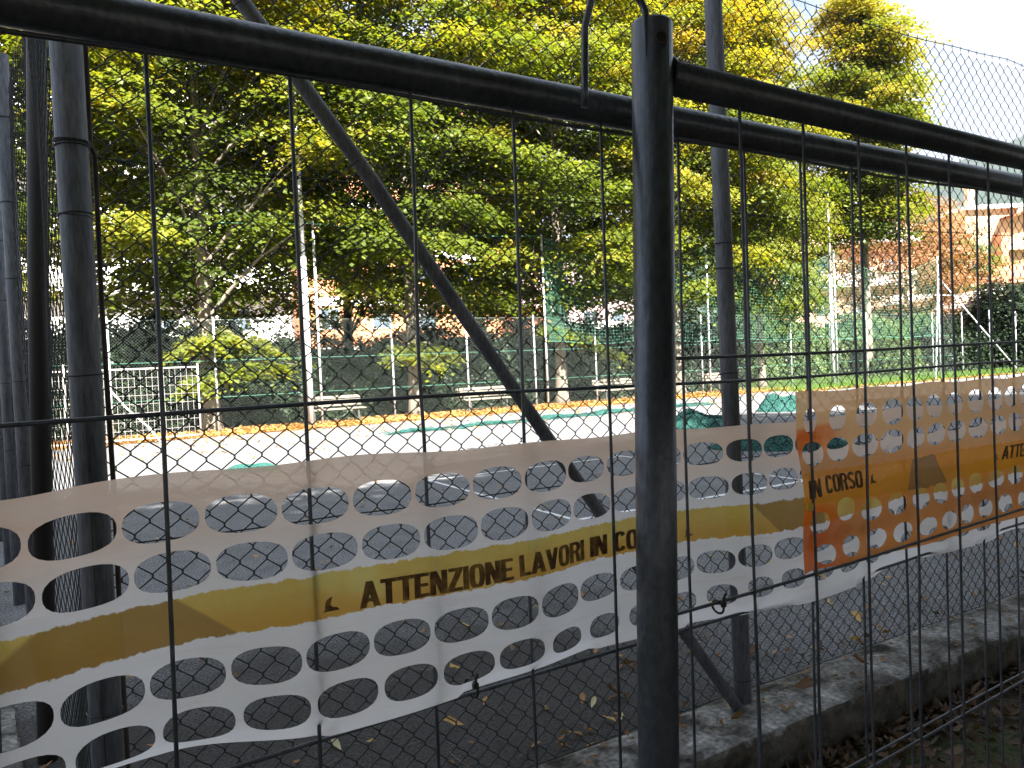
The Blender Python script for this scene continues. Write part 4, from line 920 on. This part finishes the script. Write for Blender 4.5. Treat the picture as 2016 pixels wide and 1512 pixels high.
def plastic(name, orange=False):
    m, t, b = mat(name); L = t.links.new
    uv = N(t, 'ShaderNodeUVMap'); sp_ = N(t, 'ShaderNodeSeparateXYZ'); L(uv.outputs[0], sp_.inputs[0])
    def noise(sc, st=(1, 1, 1), det=5, ro=.6, dist=0):
        mp = N(t, 'ShaderNodeMapping'); mp.inputs['Scale'].default_value = st; L(uv.outputs[0], mp.inputs[0])
        n = N(t, 'ShaderNodeTexNoise'); n.inputs['Scale'].default_value = sc; n.inputs['Detail'].default_value = det; n.inputs['Roughness'].default_value = ro; n.inputs['Distortion'].default_value = dist
        L(mp.outputs[0], n.inputs['Vector']); return n.outputs['Fac']
    def mth(op, a_, b_=None, c_=None):
        n = N(t, 'ShaderNodeMath', operation=op)
        for i, q in enumerate((a_, b_, c_)):
            if q is None: continue
            if isinstance(q, (int, float)): n.inputs[i].default_value = q
            else: L(q, n.inputs[i])
        return n.outputs[0]
    def sst(v, lo, hi):
        n = N(t, 'ShaderNodeMapRange', interpolation_type='SMOOTHSTEP'); n.inputs[1].default_value = lo; n.inputs[2].default_value = hi; L(v, n.inputs[0]); return n.outputs[0]
    def mix(f, a_, b_):
        n = N(t, 'ShaderNodeMix', data_type='RGBA')
        if isinstance(f, (int, float)): n.inputs[0].default_value = f
        else: L(f, n.inputs[0])
        for i, q in ((6, a_), (7, b_)):
            if isinstance(q, tuple): n.inputs[i].default_value = (*q, 1)
            else: L(q, n.inputs[i])
        return n.outputs[2]
    u, v = sp_.outputs[0], sp_.outputs[1]
    edge = mth('MULTIPLY_ADD', noise(60, (1, .12, 1), 6, .7), .05, mth('MULTIPLY', noise(7, (1, .1, 1), 2), .03)); vv = mth('ADD', v, edge)
    vv = mth('ADD', vv, -.04)
    if not orange: vv = mth('ADD', vv, mth('MULTIPLY', sst(u, .26, -.02), .036))
    if not orange:
        lo = sst(vv, .424, .430); hi = sst(vv, .586, .592); strip = mth('MULTIPLY', lo, mth('SUBTRACT', 1, hi))
        base = mix(noise(5, (1, .4, 1), 6, .7), (.66, .65, .67), (.82, .81, .80))
        dirt = sst(noise(26, (1, 1.2, 1), 5, .7), .62, .8); base = mix(mth('MULTIPLY', dirt, .3), base, (.5, .45, .36))
        # warm tint painted in for bright court light coming through the upper part
        warm = mth('MULTIPLY', mth('MULTIPLY_ADD', noise(5, (1, .9, 1), 3), .8, .35), sst(vv, .55, .95)); base = mix(warm, base, (.80, .56, .40))
        st_ = sst(noise(9, (1, 3.5, 1), 6, .7, .8), .52, .66); base = mix(mth('MULTIPLY', st_, .22), base, (.62, .5, .42))
        yel = mix(noise(14, (1, .5, 1), 6, .7), (.46, .31, .06), (.66, .50, .12)); yel = mix(sst(vv, .57, .44), yel, (.52, .30, .05))
        g_ = sst(noise(9, (1, .3, 1), 3), .5, .7); yel = mix(mth('MULTIPLY', g_, .4), yel, (.6, .6, .22))
        sl = mth('MULTIPLY_ADD', v, .35, u)      # slanted sides of the brown stains
        b1 = mth('MULTIPLY', sst(mth('SUBTRACT', sl, mth('MULTIPLY', v, .7)), -.235, -.225), mth('SUBTRACT', 1, sst(sl, .268, .274)))
        b2 = mth('MULTIPLY', sst(sl, 1.045, 1.05), mth('SUBTRACT', 1, sst(u, 1.0, 1.01)))
        br = mth('MAXIMUM', b1, b2); yel = mix(mth('MULTIPLY', br, .85), yel, mix(noise(18, (1, .4, 1), 6), (.22, .125, .03), (.36, .22, .06)))
        col = mix(strip, base, yel); tr_ = .66
    else:
        lo = sst(vv, .355, .362); hi = sst(vv, .545, .552); strip = mth('MULTIPLY', lo, mth('SUBTRACT', 1, hi))
        base = mix(sst(mth('ADD', v, mth('MULTIPLY', noise(6), .3)), .95, .5), (.82, .50, .25), (.78, .26, .035))
        base = mix(mth('MULTIPLY', noise(10, (1, .3, 1), 6, .7), .5), base, (.82, .44, .15))
        # fresh orange and rust stains at the left edge
        le = mth('SUBTRACT', 1, sst(mth('ADD', u, mth('MULTIPLY', noise(22, (1, .25, 1), 4), .10)), .97, 1.06)); ba = sst(noise(3.3, (.3, .9, 1), 2), .46, .54)
        base = mix(mth('MULTIPLY', le, mth('MAXIMUM', ba, mth('SUBTRACT', 1, sst(v, .15, .4)))), base, (.80, .17, .015))
        ru = sst(noise(16, (1, .2, 1), 6, .75), .6, .72); base = mix(mth('MULTIPLY', mth('MULTIPLY', ru, le), .8), base, (.18, .07, .03))
        yel = mix(noise(12, (1, .5, 1), 6), (.66, .24, .015), (.82, .36, .03))
        bq = mth('MULTIPLY', sst(mth('MULTIPLY_ADD', v, -.12, u), 1.10, 1.105), mth('SUBTRACT', 1, sst(mth('MULTIPLY_ADD', v, .2, u), 1.345, 1.35)))
        yel = mix(mth('MULTIPLY', bq, .85), yel, (.26, .15, .06)); col = mix(strip, base, yel); tr_ = .62
    L(col, b.inputs['Base Color']); b.inputs['Roughness'].default_value = .42; b.inputs['Specular IOR Level'].default_value = .35
    bp = N(t, 'ShaderNodeBump'); bp.inputs['Strength'].default_value = .6; bp.inputs['Distance'].default_value = .006; L(noise(11, (1, .8, 1), 7, .62, .7), bp.inputs['Height']); L(bp.outputs[0], b.inputs['Normal'])
    tl = N(t, 'ShaderNodeBsdfTranslucent'); L(col, tl.inputs[0]); mx = N(t, 'ShaderNodeMixShader'); mx.inputs[0].default_value = tr_
    L(b.outputs[0], mx.inputs[1]); L(tl.outputs[0], mx.inputs[2])
    tp = N(t, 'ShaderNodeBsdfTransparent'); m2 = N(t, 'ShaderNodeMixShader'); m2.inputs[0].default_value = .07
    L(mx.outputs[0], m2.inputs[1]); L(tp.outputs[0], m2.inputs[2]); L(m2.outputs[0], t.nodes['Material Output'].inputs[0])
    return m
WPL = plastic('weathered_white_plastic'); OPL = plastic('weathered_orange_plastic', True)
INK, t_, b_ = mat('dark_print'); b_.inputs['Base Color'].default_value = (.085, .04, .012, 1); b_.inputs['Roughness'].default_value = .7
nn = N(t_, 'ShaderNodeTexNoise'); nn.inputs['Scale'].default_value = 60; cc_ = N(t_, 'ShaderNodeValToRGB'); cc_.color_ramp.elements[0].position = .38; cc_.color_ramp.elements[0].color = (.11, .05, .014, 1); cc_.color_ramp.elements[1].position = .66; cc_.color_ramp.elements[1].color = (.32, .18, .04, 1)
tco = N(t_, 'ShaderNodeTexCoord'); t_.links.new(tco.outputs['Object'], nn.inputs['Vector']); t_.links.new(nn.outputs['Fac'], cc_.inputs[0]); t_.links.new(cc_.outputs[0], b_.inputs['Base Color'])

topA = [(-1.2, 1.375), (-.05, 1.389), (.02, 1.392), (.205, 1.393), (.474, 1.386), (.634, 1.381), (.98, 1.374), (2.3, 1.366)]
botA = [(-1.2, 1.14), (.0, 1.130), (.061, 1.127), (.222, 1.116), (.366, 1.114), (.452, 1.111), (.624, 1.109), (.705, 1.106), (.973, 1.09), (1.1, 1.097), (2.3, 1.095)]
wk = [.0726+.1307*k-.005 for k in range(-9, 18)]
side = {i-9: (1 if (i-9) in (0, 4, 5) else -1) for i in range(27)}
for k_ in range(-9, 0): side[k_] = 1 if k_ % 3 == 0 else -1
for k_ in range(7, 18): side[k_] = 1 if k_ % 3 == 0 else -1
def weaveA(x):
    t = (x-wk[0])/.1307; i = int(math.floor(t)); f = t-i; f = f*f*(3-2*f); a0 = side.get(i-9, 1); a1 = side.get(i-8, 1); return (a0+(a1-a0)*f)*.0105
def yfA(x, v):
    tp_, bt_ = interp(topA, x), interp(botA, x); z = bt_+(tp_-bt_)*v
    y = yA(x)-.001+weaveA(x)+.002*math.sin(x*23+v*5)*(v*(1-v)*4)+.0025*math.sin(x*11)
    curl = max(0, .10-v)/.10; y += .012*curl**2*(1 if math.sin(x*17) > -.2 else .3)
    z += .0012*math.sin(x*31)*(1 if v > .95 else 0)+.004*curl*math.sin(x*14+1.2)
    return (y, z)
holesA = []
def vA(x, z): return (z-interp(botA, x))/(interp(topA, x)-interp(botA, x))
for row, (xo, zl, zr) in enumerate(((.066, 1.3495, 1.3445), (.0735, 1.303, 1.2965), (.0815, 1.2015, 1.192), (.089, 1.155, 1.141))):
    for k in range(-17, 34):
        x = xo+.0697*k
        if x < -1.1 or x > 2.25: continue
        z = zl+(zr-zl)*(x/.5); z = min(z, zl+.003) if x < 0 else max(z, zr-.006)
        if row == 3 and x > .42: z = max(z, 1.139)
        h_ = (.0183 if row < 3 else .0172)*(1-.12*(x > .55)); hw = .0327-.0012*(row == 3)
        if row == 3 and x > .45: hw = .026; h_ = .0145
        holesA.append((x, vA(x, z), hw*(1+.02*math.sin(k*3.7)), h_/(interp(topA, x)-interp(botA, x)), 2.5))
me = banner_mesh('sheet', -1.15, 2.3, topA, botA, holesA, yfA)
ba = thing('banner', 'white perforated warning banner woven through the long panel, printed ATTENZIONE LAVORI IN CORSO', 'banner', (0, 0, 0), 'perforated warning banners')
new_obj('sheet', me, WPL, ba)
topB = [(.87, 1.4215), (1.2, 1.418), (1.55, 1.414), (2.2, 1.41), (3.3, 1.40)]; botB = [(.87, 1.163), (.90, 1.168), (1.0, 1.160), (1.2, 1.155), (1.52, 1.153), (3.3, 1.15)]
def vB(x, z): return (z-interp(botB, x))/(interp(topB, x)-interp(botB, x))
def yfB(x, v):
    tp_, bt_ = interp(topB, x), interp(botB, x); z = bt_+(tp_-bt_)*v
    y = yB(x)+.008+.0035*math.sin(x*19+v*3)+.004*math.sin(v*9+x*8)*(v*(1-v)*4); z += .0015*math.sin(x*37)*(v > .95)
    return (y, z)
holesB = []
rB = random.Random(4)
for row, (zz, off, hw, hh) in enumerate(((1.379, .9125, .0265, .0195), (1.332, .915, .0285, .0175), (1.233, .92, .024, .0165), (1.185, .932, .024, .0155))):
    for k in range(36):
        x = off+(.0652 if row != 3 else .067)*k
        if x > 3.2: break
        e = 0 if k != 0 or row > 1 else 1
        z = zz+(.010 if row == 2 and k == 1 else 0)
        holesB.append((x+(0 if not e else .002), vB(x, z), (hw if not (row == 0 and k < 2) else .0155+.004*k)*(1+.08*rB.uniform(-1, 1)), hh*(1+.06*rB.uniform(-1, 1))/.26, 2.1))
me = banner_mesh('sheet', .881, 3.25, topB, botB, holesB, yfB)
bb = thing('banner', 'stained orange perforated warning banner tied over the right part of the white one', 'banner', (0, 0, 0), 'perforated warning banners')
new_obj('sheet', me, OPL, bb)

# lettering: plain condensed capitals drawn as strokes, printed on the sheets
GL = {  # strokes as quads in a 0..w x 0..1 box
 'A': (.62, [[(0, 0), (.17, 0), (.40, 1), (.22, 1)], [(.62, 0), (.45, 0), (.24, .93), (.40, 1)], [(.16, .2), (.46, .2), (.43, .35), (.19, .35)]]),
 'T': (.5, [[(.165, 0), (.335, 0), (.335, .84), (.165, .84)], [(0, .84), (.5, .84), (.5, 1), (0, 1)]]),
 'E': (.47, [[(0, 0), (.17, 0), (.17, 1), (0, 1)], [(.17, 0), (.47, 0), (.47, .15), (.17, .15)], [(.17, .43), (.42, .43), (.42, .57), (.17, .57)], [(.17, .85), (.46, .85), (.46, 1), (.17, 1)]]),
 'N': (.56, [[(0, 0), (.16, 0), (.16, 1), (0, 1)], [(.4, 0), (.56, 0), (.56, 1), (.4, 1)], [(.36, .0), (.4, .0), (.4, .42), (.2, 1), (.16, 1), (.16, .6)]]),
 'Z': (.5, [[(0, 0), (.49, 0), (.49, .15), (0, .15)], [(0, .15), (.19, .15), (.49, .85), (.3, .85)], [(.03, .85), (.49, .85), (.49, 1), (.03, 1)]]),
 'I': (.17, [[(0, 0), (.17, 0), (.17, 1), (0, 1)]]),
 'L': (.44, [[(0, 0), (.17, 0), (.17, 1), (0, 1)], [(.17, 0), (.44, 0), (.44, .16), (.17, .16)]]),
 'V': (.58, [[(.2, 0), (.38, 0), (.17, 1), (0, 1)], [(.2, 0), (.38, 0), (.58, 1), (.41, 1)]]),
}
def ringstroke(w, a0, a1, n=14, th=.165):
    """rounded-rectangle-like ring between angles (degrees)"""
    o = []; cxr = w/2
    def pt(an, inn):
        c_, s_ = math.cos(math.radians(an)), math.sin(math.radians(an)); pw = 3.2
        rx_ = w/2-(th if inn else 0); ry_ = .51-(.15 if inn else 0); q = (abs(c_)**pw+abs(s_)**pw)**(-1/pw); return (cxr+rx_*q*c_, .5+ry_*q*s_)
    for k in range(n):
        b0 = a0+(a1-a0)*k/n; b1 = a0+(a1-a0)*(k+1)/n; o.append([pt(b0, 0), pt(b1, 0), pt(b1, 1), pt(b0, 1)])
    return o
GL['O'] = (.54, ringstroke(.54, 0, 360, 24)); GL['C'] = (.53, ringstroke(.53, 35, 325, 20))
def half(w, y0, y1, n=8, th=.165):
    o = []; cy_ = (y0+y1)/2; ry_ = (y1-y0)/2
    def pt(an, inn):
        c_, s_ = math.cos(math.radians(an)), math.sin(math.radians(an)); rx_ = w*.55-(th if inn else 0); r2 = ry_-(.14 if inn else 0); pw = 2.6; q = (abs(c_)**pw+abs(s_)**pw)**(-1/pw); return (w*.45+rx_*q*c_, cy_+r2*q*s_)
    for k in range(n):
        b0 = -90+180*k/n; b1 = -90+180*(k+1)/n; o.append([pt(b0, 0), pt(b1, 0), pt(b1, 1), pt(b0, 1)])
    return o
wR = .54; GL['R'] = (wR, [[(0, 0), (.17, 0), (.17, 1), (0, 1)], [(.17, .86), (wR*.45, .86), (wR*.45, 1), (.17, 1)], [(.17, .44), (wR*.45, .44), (wR*.45, .58), (.17, .58)], [(.37, 0), (.55, 0), (.47, .46), (.3, .46)]]+half(wR, .44, 1.0))
sw = .5
GL['S'] = (sw, [q for q in ringstroke(sw, 30, 200, 12)]+[])
def S_strokes():
    w, th = .52, .16; P = []
    for an in range(20, 275, 17): P.append((w/2+(w/2-th/2)*math.copysign(abs(math.cos(math.radians(an)))**.75, math.cos(math.radians(an))), .745+.18*math.copysign(abs(math.sin(math.radians(an)))**.75, math.sin(math.radians(an)))))
    for an in range(85, -165, -17): P.append((w/2+(w/2-th/2)*math.copysign(abs(math.cos(math.radians(an)))**.75, math.cos(math.radians(an))), .265+.19*math.copysign(abs(math.sin(math.radians(an)))**.75, math.sin(math.radians(an)))))
    o = []
    for (x0_, y0_), (x1_, y1_) in zip(P[:-1], P[1:]):
        dx, dy = x1_-x0_, y1_-y0_; l = math.hypot(dx, dy)+1e-9; nx_, ny_ = -dy/l*th/2, dx/l*th/2*.95
        o.append([(x0_+nx_, y0_+ny_), (x1_+nx_, y1_+ny_), (x1_-nx_, y1_-ny_), (x0_-nx_, y0_-ny_)])
    return o
GL['S'] = (.52, S_strokes())
def lettering(name, text, xa, xb_, zb, zt, yfun, vfun, parent, slant=.0, gap=.055, off=.0009):
    """zb, zt: base and top line as (z at xa, z at xb)"""
    tot = sum((.3 if c == ' ' else GL[c][0]+gap) for c in text)-gap; sc = (xb_-xa)/tot; cur = 0; V = []; Fs = []; li = 0
    for c in text:
        if c == ' ': cur += .3; continue
        w, st = GL[c]
        st = [[(gx_+d_, gy_) for gx_, gy_ in q_] for d_ in (-.022, .022) for q_ in st]
        for si, q in enumerate(st):
            b = len(V)
            for (gx, gy) in q:
                f = (cur+gx)/tot; x = xa+(xb_-xa)*f+slant*(gy)*.01; z0_ = zb[0]+(zb[1]-zb[0])*f; z1_ = zt[0]+(zt[1]-zt[0])*f
                z = z0_+(z1_-z0_)*gy; V.append((x, z, off+.00002*(si % 9)))
            Fs.append(tuple(range(b, b+len(q))))
        cur += w+gap
    W_ = [(x, yfun(x, vfun(x, z))[0]-o_, z) for x, z, o_ in V]
    me = bpy.data.meshes.new(name); me.from_pydata(W_, [], Fs); me.update(); return new_obj(name, me, INK, parent)
tot_w = .713-.244
lettering('lettering', 'ATTENZIONE', .246, .4285, (1.2355, 1.2325), (1.2625, 1.2575), yfA, vA, ba)
lettering('lettering', 'LAVORI', .4385, .545, (1.2335, 1.231), (1.258, 1.2565), yfA, vA, ba)
lettering('lettering', 'IN', .557, .586, (1.231, 1.2305), (1.2565, 1.256), yfA, vA, ba)
lettering('lettering', 'CORSO', .5985, .7, (1.2305, 1.227), (1.256, 1.253), yfA, vA, ba)
lettering('lettering', 'IN', .894, .9235, (1.270, 1.270), (1.296, 1.296), yfB, vB, bb)
lettering('lettering', 'CORSO', .936, 1.032, (1.2725, 1.2695), (1.298, 1.295), yfB, vB, bb)
lettering('lettering', 'ATTENZIONE', 1.452, 1.64, (1.267, 1.264), (1.292, 1.289), yfB, vB, bb)
def mark(x, z, s, yf, vf, parent, k=0):   # small printed boot-like corner mark
    P = [(-.55, 0), (.6, 0), (.42, .2), (.12, .26), (.0, .42), (.14, .95), (-.2, .8), (-.34, .6), (-.38, .2)]
    V = [(x+px_*s, z+pz*s) for px_, pz in P]; W_ = [(a_, yf(a_, vf(a_, c_))[0]-.0009, c_) for a_, c_ in V]
    me = bpy.data.meshes.new('printed_mark'); me.from_pydata(W_, [], [tuple(range(len(V)))]); me.update(); new_obj('printed_mark', me, INK, parent)
mark(.215, 1.2395, .0155, yfA, vA, ba); mark(.734, 1.229, .014, yfA, vA, ba); mark(-.03, 1.24, .015, yfA, vA, ba) if 0 else None
mark(1.058, 1.2725, .0145, yfB, vB, bb); mark(1.436, 1.268, .0125, yfB, vB, bb)

# cable ties and tape
def ztie(x, y, z, label, s=1, sx_=0):
    t = thing('cable_tie', label, 'cable tie', (x, y, z), 'black cable ties on the banners')
    MB().torus((x, y, z), (1, .2, .15), .0085*s, .0016, 16, 5).build('loop', BLACK, t, True)
    MB().bbox(x-.0035, x+.0035, y-.0125, y-.0075, z+.002, z+.009, .0008).build('head', BLACK, t)
    MB().tube([(x, y-.01, z+.008), (x+.001, y-.011, z+.016), (x+.0025, y-.012, z+.02)], .0018, 5).build('tail', BLACK, t)
ztie(.374, yA(.374)-.003, 1.117, 'black cable tie at the lower edge of the white banner', 1.3)
ztie(.703, yB(.7)+.004, 1.157, 'black cable tie on the cross wire right of the thick post', 1.0)
tp = MB().add([(.878, yB(.88)-.006, 1.257), (.889, yB(.88)-.0065, 1.256), (.891, yB(.88)-.006, 1.266), (.88, yB(.88)-.0055, 1.268), (.878, yB(.88)-.005, 1.257), (.889, yB(.88)-.0055, 1.256), (.891, yB(.88)-.005, 1.266), (.88, yB(.88)-.0045, 1.268)],
     [(0, 1, 2, 3), (7, 6, 5, 4), (0, 4, 5, 1), (1, 5, 6, 2), (2, 6, 7, 3), (3, 7, 4, 0)]).build('tape_scrap', YEL)
tag(tp, 'small scrap of yellow tape at the left edge of the orange banner', 'tape')
for o in COL.objects:
    if '_local' in o: del o['_local']

# ------------------------------------------------------------------ the air
hz = bpy.data.meshes.new('haze'); MBh = MB().box(-400, 3600, -400, 3300, -1.3, 700); hm = MBh.mesh('haze')
HZ = bpy.data.materials.new('thin_air'); HZ.use_nodes = True; th_ = HZ.node_tree; th_.nodes.clear()
oh = th_.nodes.new('ShaderNodeOutputMaterial'); pv = th_.nodes.new('ShaderNodeVolumePrincipled'); pv.inputs['Density'].default_value = .00008; pv.inputs['Color'].default_value = (.8, .87, 1, 1)
pv.inputs['Anisotropy'].default_value = .0; th_.links.new(pv.outputs[0], oh.inputs['Volume'])
new_obj('haze', hm, HZ, None, kind='stuff')
